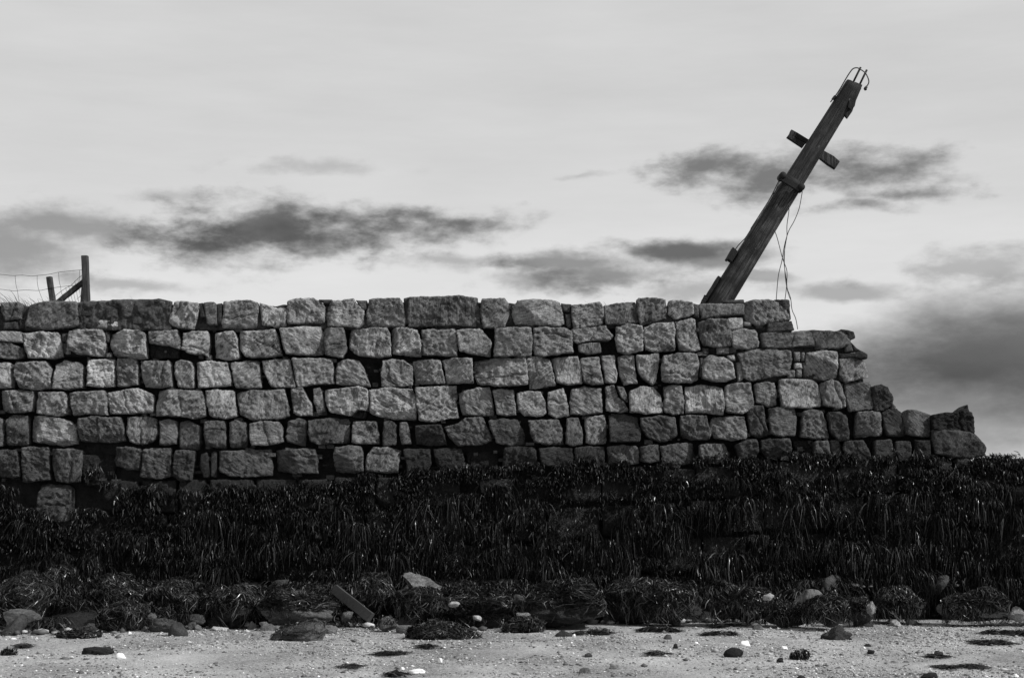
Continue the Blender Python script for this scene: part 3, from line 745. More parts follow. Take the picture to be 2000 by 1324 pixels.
def hang(cx, cy, cz, n, L, spread, bulge, wd, k=6, lean=0.0, tone=(.05, .55)):
    t_ = np.linspace(0, 1, k)[None, :]
    x0 = cx + rng.normal(0, spread, n); z0 = cz + rng.normal(0, spread * .35, n); y0 = cy + rng.uniform(-.04, .05, n)
    Ls = L * rng.uniform(.35, 1.15, n); bl = bulge * rng.uniform(.3, 1.4, n); fan = ((x0 - cx) * rng.uniform(.0, .7, n) + rng.normal(0, .045, n)) * (L / .2) ** .5 + lean
    wob = rng.normal(0, .010, (n, k)) + rng.normal(0, .006, (n, 1)); wob[:, 0] = 0
    P_ = np.zeros((n, k, 3))
    P_[:, :, 0] = x0[:, None] + fan[:, None] * t_ ** .8 + np.cumsum(wob, 1) * .6
    P_[:, :, 1] = y0[:, None] - bl[:, None] * (1 - (1 - t_) ** 2) + rng.normal(0, .008, (n, k))
    P_[:, :, 2] = z0[:, None] + .04 * np.sin(t_ * math.pi) * (Ls[:, None] > .15) - Ls[:, None] * t_ ** 1.35
    broad = rng.random(n) < .12
    return ribbons(P_, rng.uniform(.55, 1.2, n) * wd * np.where(broad, 2.1, 1), np.where(broad, .45, 1) * rng.uniform(0, 1, n) ** 5 * rng.choice([.25, .6, 1.1]) * (tone[1] + .25))
parts = []
weed_top = lin(-340, 965, 0, 960, 140, 1010, 330, 1000, 420, 955, 560, 935, 700, 926, 800, 912, 930, 906, 1050, 900, 1180, 898, 1300, 900, 1440, 886, 1560, 882, 1700, 886, 1800, 884, 1925, 888, 2400, 885)
# the short bladdery growth at its upper edge, on the blocks' faces
for _ in range(5200):
    px = random.uniform(-330, 2330); tp_ = weed_top(px) + 16 * mn.noise((px * .03, 1, 1)) + 10 * mn.noise((px * .11, 4, 1)); py = tp_ + abs(random.gauss(0, 42)) + (0 if px > 700 else 10)
    if mn.noise((px * .018, py * .03, 4)) < -.16 + (.2 if py < tp_ + 8 else 0): continue
    if 936 < px < 1002 and 930 < py < 978: continue
    q = at(px, py, -.06); parts.append(hang(q.x, -.05, q.z, random.randint(9, 22), random.uniform(.03, .09), .04, .04, .013, 3, tone=(.1, .85)))
# patches of wrack on blocks higher up at the left
for (x0, x1, y0, y1, k) in ((228, 305, 945, 1010, 90), (-10, 24, 945, 1010, 40), (400, 520, 945, 990, 90), (160, 222, 905, 950, 14), (305, 390, 950, 975, 12), (150, 215, 990, 1020, 30)):
    for _ in range(k):
        q = at(random.uniform(x0, x1), random.uniform(y0, y1), -.06); parts.append(hang(q.x, -.06, q.z, 14, .10, .035, .03, .014, 4, tone=(.1, .8)))
# curtains hanging from the ledge of every course
def ledges(x):
    t0 = weed_top(x)
    return [y for y in (lin(0, 944, 1000, 930, 1500, 908, 2010, 893)(x), lin(0, 1010, 1000, 992, 1500, 972, 2010, 958)(x), (lin(0, 1045, 1000, 1028, 1500, 1008, 2010, 992)(x)), lin(0, 1077, 1000, 1062, 1500, 1042, 2010, 1027)(x), lin(0, 1110, 1000, 1096, 1500, 1078, 2010, 1065)(x), lin(0, 1142, 1000, 1130, 1500, 1113, 2010, 1100)(x), lin(0, 1166, 1000, 1156, 1500, 1142, 2010, 1132)(x)) if y > t0 + 34]
px = -330.0
while px < 2330:
    for li, ly in enumerate(ledges(px)):
        if random.random() < .14 or mn.noise((px * .017, ly * .035, 8)) < -.08: continue
        y_ = max(weed_top(px) + 42, ly + random.gauss(0, 22)); q = at(px + random.gauss(0, 8), y_, -.1)
        out = -.08 - .03 * random.random() - max(0, (y_ - 1040) / 1000)
        parts.append(hang(q.x, out, q.z, random.randint(70, 150), random.choice([.10, .18, .26, .36]) * random.uniform(.8, 1.3), random.uniform(.03, .10), random.uniform(.01, .09), .0078, 6, random.gauss(0, .025), (.02, .8)))
    px += random.uniform(8, 17)
n = 15000; gx2 = rng.uniform(-330, 2330, n); gy2 = np.array([weed_top(x) for x in gx2]) + rng.uniform(4, 250, n)  # short, paler, glossier ribbons added to stand in for glints on the weed
ok = np.array([mn.noise((x * .011, y * .016, 12)) > -.05 - .25 * (y > 1060) for x, y in zip(gx2, gy2)]); gx2, gy2 = gx2[ok], gy2[ok]; n = len(gx2)
q0 = np.array([at(x, y, -.14)[:] for x, y in zip(gx2, gy2)]); q0[:, 1] = rng.uniform(-.24, -.09, n); Lg = rng.uniform(.02, .075, n); a3 = rng.normal(0, .18, n); k = 4; t_ = np.linspace(0, 1, k)[None]
P_ = np.stack([q0[:, 0, None] + np.sin(a3)[:, None] * Lg[:, None] * t_, q0[:, 1, None] - .02 * np.sin(t_ * 3), q0[:, 2, None] - np.cos(a3)[:, None] * Lg[:, None] * t_], -1)
parts.append(ribbons(P_, rng.uniform(.004, .0085, n), .8 * rng.uniform(.1, .9, n) ** 1.5))
V, Q, T = join(parts)
tag(link('seaweed', mesh_np('seaweed', V, Q, T), M_WEED), 'dark glistening bladder wrack hanging in curtains over the foot of the sea wall', 'seaweed', kind='stuff')

# ------------------------------------------------------------------ rocks
import bmesh
def rock_mesh(a, b_, c_, sub=4, amp=.16, cuts=5, seed=None, flat=0.0):
    bm = bmesh.new(); bmesh.ops.create_icosphere(bm, subdivisions=sub, radius=1); s = seed if seed is not None else random.uniform(0, 900)
    rr = random.Random(int(s * 7)); pl = []
    for _ in range(cuts):
        d = Vector((rr.gauss(0, 1), rr.gauss(0, 1), rr.gauss(0, .8) + .25)).normalized(); pl.append((d, rr.uniform(.48, .80)))
    if flat: pl.append((Vector((rr.uniform(-.2, .2), -.15, 1)).normalized(), flat))
    for v_ in bm.verts:
        p_ = v_.co.copy()
        for _ in range(2):
            for d, h in pl:
                e = p_.dot(d) - h
                if e > 0: p_ -= d * e * .92
        p_ *= 1 + amp * .8 * fbm(p_ * 1.6 + Vector((s, 0, 0)), .9, 3) + amp * .45 * fbm(p_ * 5 + Vector((s, 3, 0)), .7, 4)
        v_.co = Vector((p_.x * a, p_.y * b_, p_.z * c_))
    me = bpy.data.meshes.new('rock'); bm.to_mesh(me); bm.free()
    # fit to the wanted half sizes
    co = np.empty(len(me.vertices) * 3, np.float32); me.vertices.foreach_get('co', co); co = co.reshape(-1, 3)
    for ax, h in ((0, a), (2, c_)):
        lo, hi = co[:, ax].min(), co[:, ax].max(); co[:, ax] = (co[:, ax] - (lo + hi) / 2) * (2 * h / (hi - lo))
    me.vertices.foreach_set('co', co.ravel()); me.update(); return me
from mathutils.bvhtree import BVHTree
def drape(me, a, b_, c_, n, L, wd, zmin=-1.0, tone=(.02, .75)):
    """strands lying over the stone's own surface and hanging off its sides (local coordinates)"""
    bvh = BVHTree.FromPolygons([v_.co for v_ in me.vertices], [p_.vertices[:] for p_ in me.polygons])
    k = 6; t_ = np.linspace(0, 1, k)[None, :]; sd_ = random.uniform(0, 99)
    phi = rng.uniform(0, 2 * math.pi, n * 2); e0 = np.arcsin(rng.uniform(.02, 1, n * 2) ** .8)
    ok = np.array([mn.noise((math.cos(p_) * 1.6 + sd_, math.sin(p_) * 1.6, e_ * 1.6)) > -.18 for p_, e_ in zip(phi, e0)])
    phi, e0 = phi[ok][:n], e0[ok][:n]; n = len(phi)
    Ls = L * rng.uniform(.25, 1.1, n); r_ = (a + b_ + c_) / 3
    el_ = e0[:, None] - (Ls / r_)[:, None] * t_; elc = np.maximum(el_, 0); drop = (elc - el_) * r_
    ph = phi[:, None] + rng.normal(0, .7, n)[:, None] * t_ + np.cumsum(rng.normal(0, .04, (n, k)), 1)
    D = np.stack([a * np.cos(elc) * np.cos(ph), b_ * np.cos(elc) * np.sin(ph), c_ * np.sin(elc)], -1)
    P_ = np.zeros_like(D); fl = D.reshape(-1, 3); out = P_.reshape(-1, 3)
    for q_ in range(len(fl)):
        d = Vector(fl[q_]) * 2.2; h_, nn_, _, _ = bvh.ray_cast(d, -d)
        out[q_] = (h_ + nn_ * .008) if h_ is not None else fl[q_] * .8
    P_ = out.reshape(D.shape); P_ = P_ * (1 + rng.uniform(0, .07, (n, 1, 1))); P_[:, :, 2] += .02 * np.sin(t_ * 3) - drop
    P_[:, :, 2] = np.maximum(P_[:, :, 2], zmin + .012 * rng.random((n, 1)))
    P_ += rng.normal(0, .007, P_.shape)
    return ribbons(P_, rng.uniform(.6, 1.3, n) * wd, rng.uniform(0, 1, n) ** 2.4 * (tone[1] + .5))
def boulder(x0, x1, yt, yb, Y, label, m=None, tone=1.0, weed=0, cuts=10, cat='rock', amp=.20, flat=0, group=None, depth=None, name='boulder', L=None):
    mm = m or M_ROCK; onsand = Y is None
    if onsand:
        g0 = ground((x0 + x1) / 2, yb); Y = g0.y + (x1 - x0) / 2 / ppm(g0.y) * .6
    s = 1 / ppm(Y); a = (x1 - x0) / 2 * s; c_ = (yb - yt) / 2 * s * 1.0
    q = at((x0 + x1) / 2, (yt + yb) / 2, Y); b_ = depth or min(a, max(c_ * 1.4, a * .7))
    if onsand:                                     # sink the underside into the sand
        c_ = max(c_, .02); zb = -1.1 * c_ - .01; zt = q.z + c_; c_ = (zt - zb) / 2; q.z = (zt + zb) / 2
    if onsand and cuts == 10: cuts, amp = 6, .34
    me = rock_mesh(a * (1.06 if onsand else 1), b_, c_, 5 if a > .38 else 4 if a > .08 else 3, amp, cuts, flat=flat)
    o = link(name, me, mm, loc=q, tone=tone); tag(o, label, cat, group)
    if weed:
        V, Q, T = drape(me, a, b_, c_, int(weed * 1.35), (L or .32) * .95, .0105, zmin=-q.z if onsand else -c_ * 1.2)
        wo = link('seaweed', mesh_np('seaweed', V, Q, T), M_WEED); wo.parent = o; wo.location = (0, 0, 0); wo['kind'] = 'stuff'
    return o
B = boulder
# heaped, weed-covered boulders against the wall
B(-40, 105, 1122, 1228, -1.3, 'weed-draped boulder at the left edge of the heap below the wall', M_WET, 1, 2200)
B(60, 148, 1105, 1180, -.7, 'small weed-haired boulder at the wall foot, behind the leftmost boulder', M_WET, 1, 1300)
B(150, 300, 1123, 1205, -1.0, 'long weed-covered boulder left of centre of the left heap', M_WET, 1, 2400)
B(280, 385, 1132, 1212, -1.0, 'sloping weed-covered boulder above the dark round beach stone', M_WET, 1, 1700)
B(188, 288, 1172, 1236, -1.9, 'shaggy weed-topped boulder standing at the sand edge on the left', M_WET, 1.2, 1300, L=.22)
B(398, 520, 1142, 1224, -1.3, 'black weed-draped boulder beside the grey-flanked boulder', M_WET, 1, 1900)
B(500, 662, 1152, 1222, -1.5, 'broad boulder with a bare grey flank under a weed cap', M_ROCK, 1.25, 1500, L=.16)
B(682, 772, 1122, 1205, -1.0, 'weed-topped boulder right of the leaning dark plank', M_WET, 1, 1500)
B(768, 890, 1146, 1205, -1.3, 'low weedy boulder under the pale pointed stone', M_WET, 1, 1500)
B(868, 1005, 1170, 1234, -1.6, 'flat heap of weed over a stone left of the square boulder', M_WET, 1, 1700, L=.2)
B(1028, 1180, 1132, 1225, -1.3, 'large square-shouldered dark boulder with weed over its top', M_WET, 1.0, 1900, cuts=8, L=.2)
B(1178, 1282, 1130, 1215, -1.0, 'weed-covered boulder right of the square-shouldered boulder', M_WET, 1, 1500)
B(1235, 1372, 1140, 1214, -1.2, 'domed weedy boulder in the middle of the right heap', M_WET, 1, 1900)
B(1385, 1505, 1145, 1216, -1.1, 'glossy weed-covered boulder left of the pale block', M_WET, 1, 1800)
B(1495, 1580, 1175, 1222, -1.4, 'low weedy stone in front of the pale block', M_WET, 1, 900, L=.18)
B(1570, 1656, 1162, 1223, -1.7, 'round weed-covered boulder in front of the pale block', M_WET, 1, 1400, L=.22)
B(1645, 1712, 1168, 1216, -1.2, 'knobbly weed-tufted rock right of the round weedy boulder', M_ROCK, .9, 500, L=.16)
B(1700, 1805, 1145, 1208, -.8, 'weed-strewn boulder with pale fronds near the right end', M_WET, 1, 1500)
B(1842, 1968, 1150, 1213, -1.1, 'long weedy boulder near the right edge of the heap', M_WET, 1, 2000)
B(1985, 2120, 1140, 1216, -1.0, 'weed-covered boulder cut by the right edge of the view', M_WET, 1, 1500)
B(-220, -50, 1130, 1230, -1.2, 'weed-covered boulder beyond the left edge of the view', M_WET, 1, 1500)
# bare stones in the heap
B(8, 84, 1190, 1229, -2.0, 'bare flat-topped grey rock at the sand edge on the far left', M_ROCK, 1.3, 0, 7, flat=.35)
B(776, 872, 1126, 1172, -.85, 'pale pointed stone slab tilted on weed below the wall', M_ROCK, 1.7, 0, 9, amp=.3).rotation_euler = (.1, .40, .3)
B(1555, 1612, 1150, 1200, -1.3, 'pale rounded block standing behind the round weedy boulder', M_ROCK, 1.6, 0, 1, amp=.1)
B(275, 308, 1196, 1216, -1.8, 'smooth grey cobble on top of the stones left of the dark round stone', M_ROCK, 1.1)
B(288, 350, 1207, 1238, -2.1, 'dark lumpy rock left of the smooth round stone', M_ROCK, .9, 60, L=.1)
B(366, 402, 1199, 1222, -1.6, 'grey rounded stone half under the overhanging weed', M_ROCK, .9)
B(735, 779, 1203, 1232, -1.9, 'three-cornered grey stone at the foot of the leaning plank', M_ROCK, 1.7, 60, 8, L=.08)
B(666, 690, 1193, 1212, -1.6, 'small round stone below the leaning plank', M_ROCK, 1.2)
B(602, 638, 1205, 1222, -1.7, 'long smooth grey stone under the weed near the plank', M_ROCK, 1.3)
B(1830, 1862, 1178, 1203, -1.0, 'small square grey stone between the two weedy boulders at right', M_ROCK, 1.2)
B(1966, 2006, 1184, 1214, -1.2, 'pale cobble at the right edge of the weedy heap', M_ROCK, 1.9)
B(923, 941, 1201, 1213, -1.9, 'small white stone lying on the flat heap of weed', M_PALE, 1.3)
B(1008, 1036, 1196, 1210, -1.8, 'grey stone tip showing above the weed by the square boulder', M_ROCK, 1.6)
B(1000, 1024, 1160, 1180, -1.0, 'grey stone showing through the weed left of the square boulder', M_ROCK, 1.0)
B(1490, 1512, 1158, 1172, -1.6, 'pale chip of stone on weed left of the pale block', M_PALE, 1.0)
B(875, 898, 1174, 1186, -1.9, 'pale barnacled stone at the end of the low weedy boulder', M_PALE, 1.0)
B(1692, 1710, 1174, 1200, -1.6, 'pale pitted stone upright beside the knobbly rock', M_ROCK, 1.9)
# stones lying on the sand
B(330, 367, 1215, 1243, None, 'smooth dark round stone standing on the sand on the left', M_ROCK, .75, 0, 2, amp=.05)
B(366, 384, 1214, 1230, None, 'small grey cobble right of the smooth dark round stone', M_ROCK, 1.2)
B(380, 396, 1219, 1231, None, 'mottled pale cobble in the row right of the dark round stone', M_PALE, .6)
B(410, 446, 1223, 1231, None, 'flat white stone at the sand edge below the black boulder', M_PALE, 1.2)
B(484, 502, 1212, 1229, None, 'rounded pale stone left of the mottled rock', M_PALE, .6)
B(506, 546, 1214, 1234, None, 'mottled pale rock left of the broad dark rock on the sand', M_PALE, .65)
B(530, 632, 1216, 1253, None, 'broad dark weathered rock with weed scraps lying on the sand', M_ROCK, 1.0, 160, 8, L=.12, flat=.5)
B(546, 608, 1244, 1254, None, 'thin dark slab leaning against the broad dark rock', M_ROCK, .5, 0, 9, flat=.3)
B(622, 660, 1220, 1237, None, 'pale crusted stone right of the broad dark rock', M_PALE, .6)
B(775, 828, 1221, 1236, None, 'low smooth grey stone in the sand beside the weed-cloaked rock', M_ROCK, 1.5, 0, 2, flat=.4, amp=.06)
B(800, 934, 1212, 1250, None, 'weed-cloaked rock lying forward on the sand, centre left', M_WET, 1.4, 1900, L=.3)
B(984, 1066, 1206, 1235, None, 'weed-covered low rock at the sand edge, centre', M_WET, 1.1, 900, L=.16)
B(110, 196, 1229, 1246, None, 'flat dark rock with weed on the sand at far left', M_WET, 1.6, 350, L=.12)
B(150, 190, 1217, 1240, None, 'grey rounded rock behind the flat weedy rock', M_ROCK, .8)
B(1081, 1122, 1230, 1243, None, 'dark wedge-shaped stone with a white shell at its tip', M_ROCK, .6, 0, 6)
B(1150, 1190, 1228, 1240, None, 'low dark stone with wisps of weed, centre right', M_ROCK, .7, 60, L=.1)
B(1457, 1476, 1205, 1219, None, 'upright pale cobble at the sand edge right of centre', M_ROCK, 1.8)
B(1470, 1492, 1218, 1231, None, 'grey cobble just in front of the upright pale cobble', M_ROCK, 1.4)
B(1604, 1662, 1219, 1250, None, 'big dark angular rock standing alone on the sand', M_ROCK, .7, 0, 4, amp=.42)
B(1650, 1664, 1240, 1249, None, 'small dark stone touching the big angular rock', M_ROCK, .5)
B(1668, 1708, 1208, 1224, None, 'dark rock on the sand in front of the knobbly rock', M_ROCK, .7, 0, 6)
B(1736, 1764, 1209, 1223, None, 'rounded grey stone with a white front near the sand edge', M_PALE, .9)
B(1768, 1800, 1208, 1221, None, 'dark three-cornered stone right of the white-fronted stone', M_ROCK, .7, 0, 8)
B(163, 222, 1262, 1280, None, 'flat dark rock lying alone on the sand at left', M_ROCK, .5, 0, 4, amp=.4, flat=.5)
B(5, 30, 1269, 1281, None, 'small black weedy lump at the left edge of the sand', M_WET, 1, 120, L=.06)
B(1414, 1451, 1264, 1282, None, 'black domed stone on the sand right of centre', M_ROCK, .32, 0, 1, amp=.12)
B(1545, 1580, 1272, 1287, None, 'black tuft-covered lump on the sand left of bottom right', M_WET, 1, 220, L=.07)
B(1517, 1530, 1282, 1292, None, 'small dark pebble just left of the tuft-covered lump', M_ROCK, .5)
B(1131, 1153, 1303, 1315, None, 'squared two-tone stone near the bottom of the view', M_ROCK, 1.5, 0, 8)
B(1190, 1210, 1295, 1306, None, 'pale pointed pebble up and right of the squared stone', M_PALE, .8)
B(1142, 1157, 1274, 1283, None, 'brown-grey pebble with a pale side above the squared stone', M_ROCK, .9)
B(1297, 1312, 1238, 1248, None, 'grey pebble in front of the sprawling weed patch', M_ROCK, 1.1)
B(1314, 1324, 1256, 1265, None, 'dark pointed pebble on open sand below the sprawling weed', M_ROCK, .5)
B(1797, 1831, 1312, 1324, None, 'dark broken shard at the bottom edge on the right', M_ROCK, .4, 0, 8)
B(1555, 1572, 1318, 1326, None, 'dark pebble at the bottom edge left of the broken shard', M_ROCK, .4)
B(1693, 1708, 1268, 1277, None, 'black pebble on its own right of the tuft-covered lump', M_ROCK, .35)
B(1688, 1702, 1256, 1263, None, 'small dark cobble just up and left of the lone black pebble', M_ROCK, .5)
B(1823, 1842, 1270, 1277, None, 'low grey-black stone above the two weed streaks at right', M_ROCK, .6)
# shells
def shell(x0, x1, yt, yb, label): 
    return B(x0, x1, yt, yb, None, label, M_SHELL, 1, 0, 6, 'shell', .22, name='shell')
shell(225, 247, 1274, 1286, 'broken white shell right of the flat dark rock')
shell(1446, 1465, 1250, 1261, 'bright white shell on the sand above the black domed stone')
shell(1526, 1538, 1261, 1268, 'white oval shell left of the big angular rock')
shell(18, 38, 1246, 1250, 'thin white shell at the far left of the sand')
shell(856, 864, 1285, 1291, 'small round white shell on bare sand, centre left')
shell(1117, 1124, 1238, 1243, 'tiny white shell touching the dark wedge-shaped stone')
shell(1354, 1364, 1254, 1258, 'narrow white shell between the sprawling weed and the black dome')
shell(250, 257, 1233, 1239, 'white pebble-like shell below the shaggy weed-topped boulder')
shell(782, 790, 1303, 1308, 'white shell above the curved weed fragment at the bottom')
shell(800, 832, 1306, 1313, 'long pale shell heap beside the curved weed fragment')
shell(1978, 1990, 1316, 1322, 'white shell in the bottom right corner')
# plank
pl = beam('plank', at(653, 1150, -1.15), at(724, 1206, -1.75), .125, .05, M_PLANK, None, .003)
tag(pl, 'dark plank leaning diagonally among the weedy boulders', 'plank')
# broken stone lying among the boulders
parts_v, parts_f, nv = [], [], 0
for _ in range(300):
    x = random.uniform(-9, 9.5); f_ = foot(x); t_ = random.uniform(-.06, .95) ** 1.0; y = f_ + (-.1 - f_) * t_
    a = random.choice([.04, .06, .09, .13, .17]) * random.uniform(.8, 1.3); me_ = rock_mesh(a, a * random.uniform(.6, 1), a * random.uniform(.4, .75), 2 if a < .08 else 3, .2, 9)
    rz = random.uniform(0, 6.28); z = max(0, bank_z(x, y)) + a * .25
    for v_ in me_.vertices: parts_v.append((x + v_.co.x * math.cos(rz) - v_.co.y * math.sin(rz), y + v_.co.x * math.sin(rz) + v_.co.y * math.cos(rz), z + v_.co.z + v_.co.x * .2))
    for p_ in me_.polygons: parts_f.append(tuple(nv + q_ for q_ in p_.vertices))
    nv += len(me_.vertices); bpy.data.meshes.remove(me_)
tag(link('rubble', mesh('rubble', parts_v, parts_f), M_ROCK, tone=.8), 'small broken stones lying in the gaps between the boulders', 'rubble', kind='stuff')
# loose weed strewn over the rubble slope
parts = []
for _ in range(2100):
    x = random.uniform(-9, 9.5); f_ = foot(x); t_ = random.uniform(.02, 1) ; y = f_ + (-.1 - f_) * t_
    if mn.noise((x * 1.1, y * 1.5, 6)) < -.25: continue
    z = bank_z(x, y) + .06 + .05 * random.random(); n = random.randint(20, 55); k = 6; tt_ = np.linspace(0, 1, k)[None]
    a0 = random.gauss(-1.57, 1.2); an = rng.normal(a0, .6, n); Ls = rng.uniform(.05, .24, n); hh = rng.uniform(.01, .08, n)
    P_ = np.stack([x + rng.normal(0, .06, n)[:, None] + np.cos(an)[:, None] * Ls[:, None] * tt_ + np.cumsum(rng.normal(0, .008, (n, k)), 1),
                   y + rng.normal(0, .05, n)[:, None] + np.sin(an)[:, None] * Ls[:, None] * tt_ * .7,
                   np.maximum(.01, z + hh[:, None] * np.sin(tt_ * 2.6) - Ls[:, None] * .55 * tt_ ** 1.6)], -1)
    parts.append(ribbons(P_, rng.uniform(.007, .018, n), rng.uniform(0, 1, n) ** 3 * rng.choice([.3, .7, 1.2])))
V, Q, T = join(parts)
tag(link('seaweed', mesh_np('seaweed', V, Q, T), M_WEED), 'tangled dark weed strewn between the fallen boulders at the wall foot', 'seaweed', kind='stuff')
# weed lying on the sand
def weed_patch(x0, x1, yt, yb, label, dens=1.0):
    s0, s1 = ground(x0, yb), ground(x1, yb); wd = s1.x - s0.x; h = max(.02, (yb - yt) / ppm(s0.y)); n = int(max(60, 800 * wd * dens)); k = 6
    cx = (s0.x + s1.x) / 2; cy = s0.y + .12; t_ = np.linspace(-.5, .5, k)[None]
    kc = rng.uniform(-.42, .42, 7); kk = rng.integers(0, 7, n); x_ = np.clip(kc[kk] + rng.normal(0, .07, n), -.55, .55) * wd; y_ = rng.normal(0, .05, n) + kc[::-1][kk] * .25; an = rng.normal(0, .7, n); Ls = rng.uniform(.04, .26, n) ** 1.0
    z_ = h * (.35 + np.abs(kc)[kk] * 1.1) * np.maximum(.05, 1 - (x_ / (wd * .5)) ** 2) * rng.uniform(.0, .9, n)
    P_ = np.stack([x_[:, None] + np.cos(an)[:, None] * Ls[:, None] * t_, y_[:, None] + np.sin(an)[:, None] * Ls[:, None] * t_, (z_[:, None] * (1 - (2 * t_) ** 2 * .7)) + .012 + rng.normal(0, .005, (n, k))], -1)
    V, Q, T = ribbons(P_, rng.uniform(.006, .016, n), rng.uniform(0, .35, n))
    o = link('seaweed_clump', mesh_np('seaweed_clump', V, Q, T), M_WEED, loc=(cx, cy, 0)); tag(o, label, 'seaweed')
weed_patch(1237, 1338, 1219, 1236, 'sprawling black weed patch on the sand edge right of centre', 1.6)
weed_patch(1376, 1440, 1229, 1242, 'thin black weed tangle right of the sprawling patch')
weed_patch(1385, 1435, 1219, 1225, 'narrow weed streak behind the thin black tangle')
weed_patch(1932, 2030, 1224, 1241, 'black weed patch running out at the right edge', 1.8)
weed_patch(1895, 1984, 1246, 1260, 'long black weed patch below the one at the right edge', 1.8)
weed_patch(1820, 1856, 1279, 1286, 'upper short weed streak on bare sand at right', 1.3)
weed_patch(1826, 1932, 1299, 1308, 'lowest long weed streak on sand at bottom right', 1.3)
weed_patch(738, 798, 1270, 1280, 'thin weed streak on sand centre left', 1.2)
weed_patch(818, 848, 1257, 1267, 'small weed scrap below the weed-cloaked rock', 1.3)
weed_patch(655, 700, 1296, 1308, 'faint weed scrap near the bottom, centre left', .6)
weed_patch(762, 792, 1306, 1322, 'curved weed fragment at the bottom centre left', 1.6)
weed_patch(1120, 1198, 1230, 1240, 'wispy weed strands round the low dark stone', .8)
weed_patch(1265, 1310, 1270, 1281, 'weed twigs scattered on open sand, centre right', .7)
weed_patch(20, 50, 1257, 1266, 'short weed scrap at the left below the thin white shell', 1.2)

# ------------------------------------------------------------------ gravel
ico = bmesh.new(); bmesh.ops.create_icosphere(ico, subdivisions=1, radius=1)
IV = np.array([v_.co[:] for v_ in ico.verts]); IF = np.array([[v_.index for v_ in f_.verts] for f_ in ico.faces]); ico.free()
OV = np.array([(1, 0, 0), (0, 1, 0), (-1, 0, 0), (0, -1, 0), (0, 0, 1), (.1, 0, -1)], float); OF = np.array([(0, 1, 4), (1, 2, 4), (2, 3, 4), (3, 0, 4), (1, 0, 5), (2, 1, 5), (3, 2, 5), (0, 3, 5)])
N = 46000
gy_ = rng.uniform(-8.6, -.2, N * 2); gx_ = rng.uniform(-1, 1, N * 2) * np.interp(gy_, [-8.6, 0], [5.6, 8.8])
den = np.array([.45 + 1.2 * mn.noise((x * .5, y * .8, 2)) + .35 * mn.noise((x * 2.2, y * 3, 7)) + .35 * (abs(x + 2.3) < 2.2 and y > -4.2) + .3*(x > 2.5) for x, y in zip(gx_, gy_)])
keep = rng.random(N * 2) < den * .75; gx_, gy_ = gx_[keep][:N], gy_[keep][:N]; N = len(gx_)
sz = np.exp(rng.normal(math.log(.0070), .50, N)); sz = np.clip(sz, .004, .042)
sc = np.stack([sz * rng.uniform(.8, 1.7, N), sz * rng.uniform(.8, 1.3, N), sz * rng.uniform(.35, .8, N)], -1)
ra = rng.uniform(0, 6.28, N); ca, sa = np.cos(ra), np.sin(ra)
V = OV[None] * (1 + rng.normal(0, .16, (N, len(OV), 1))) * sc[:, None, :]
V = np.stack([V[:, :, 0] * ca[:, None] - V[:, :, 1] * sa[:, None], V[:, :, 0] * sa[:, None] + V[:, :, 1] * ca[:, None], V[:, :, 2]], -1)
gz = np.array([.022 * fbm((x * .8, y * 1.3, 0), 1, 3) for x, y in zip(gx_, gy_)]) + sc[:, 2] * .35
V += np.stack([gx_, gy_, gz], -1)[:, None, :]
Q = (OF[None] + (np.arange(N) * len(OV))[:, None, None]).reshape(-1, 3)
tt = rng.random(N); tone = np.where(tt < .55, rng.uniform(.02, .16, N), np.where(tt < .88, rng.uniform(.2, .45, N), rng.uniform(.5, .9, N)))
tone = np.where((tone > .5) & (sz > .018), .3, tone)
N2 = 520; cxx = rng.uniform(-8.5, 8.5, N2); cyy = np.array([foot(x) for x in cxx]) + rng.normal(-.05, .16, N2); cs2 = np.exp(rng.normal(math.log(.026), .45, N2)).clip(.01, .07)
c3 = np.stack([cs2 * rng.uniform(.9, 1.7, N2), cs2, cs2 * rng.uniform(.5, .8, N2)], -1); V2 = IV[None] * (1 + rng.normal(0, .14, (N2, len(IV), 1))) * c3[:, None, :]
V2 += np.stack([cxx, cyy, .02 + c3[:, 2] * .3 + np.maximum(0, np.array([bank_z(x, y) for x, y in zip(cxx, cyy)]))], -1)[:, None, :]
t2 = np.where(rng.random(N2) < .7, rng.uniform(.0, .12, N2), rng.uniform(.15, .6, N2))
Q2 = (IF[None] + (np.arange(N2) * len(IV))[:, None, None]).reshape(-1, 3) + N * len(OV)
V = np.concatenate([V.reshape(-1, 3), V2.reshape(-1, 3)]); Q = np.concatenate([Q, Q2]); tone = np.concatenate([np.repeat(tone, len(OV)), np.repeat(t2, len(IV))])
tag(link('gravel', mesh_np('gravel', V.reshape(-1, 3), Q, tone), M_GRAVEL, smooth=False), 'scattered dark pebbles and white shell grit on the sand', 'gravel', kind='stuff')

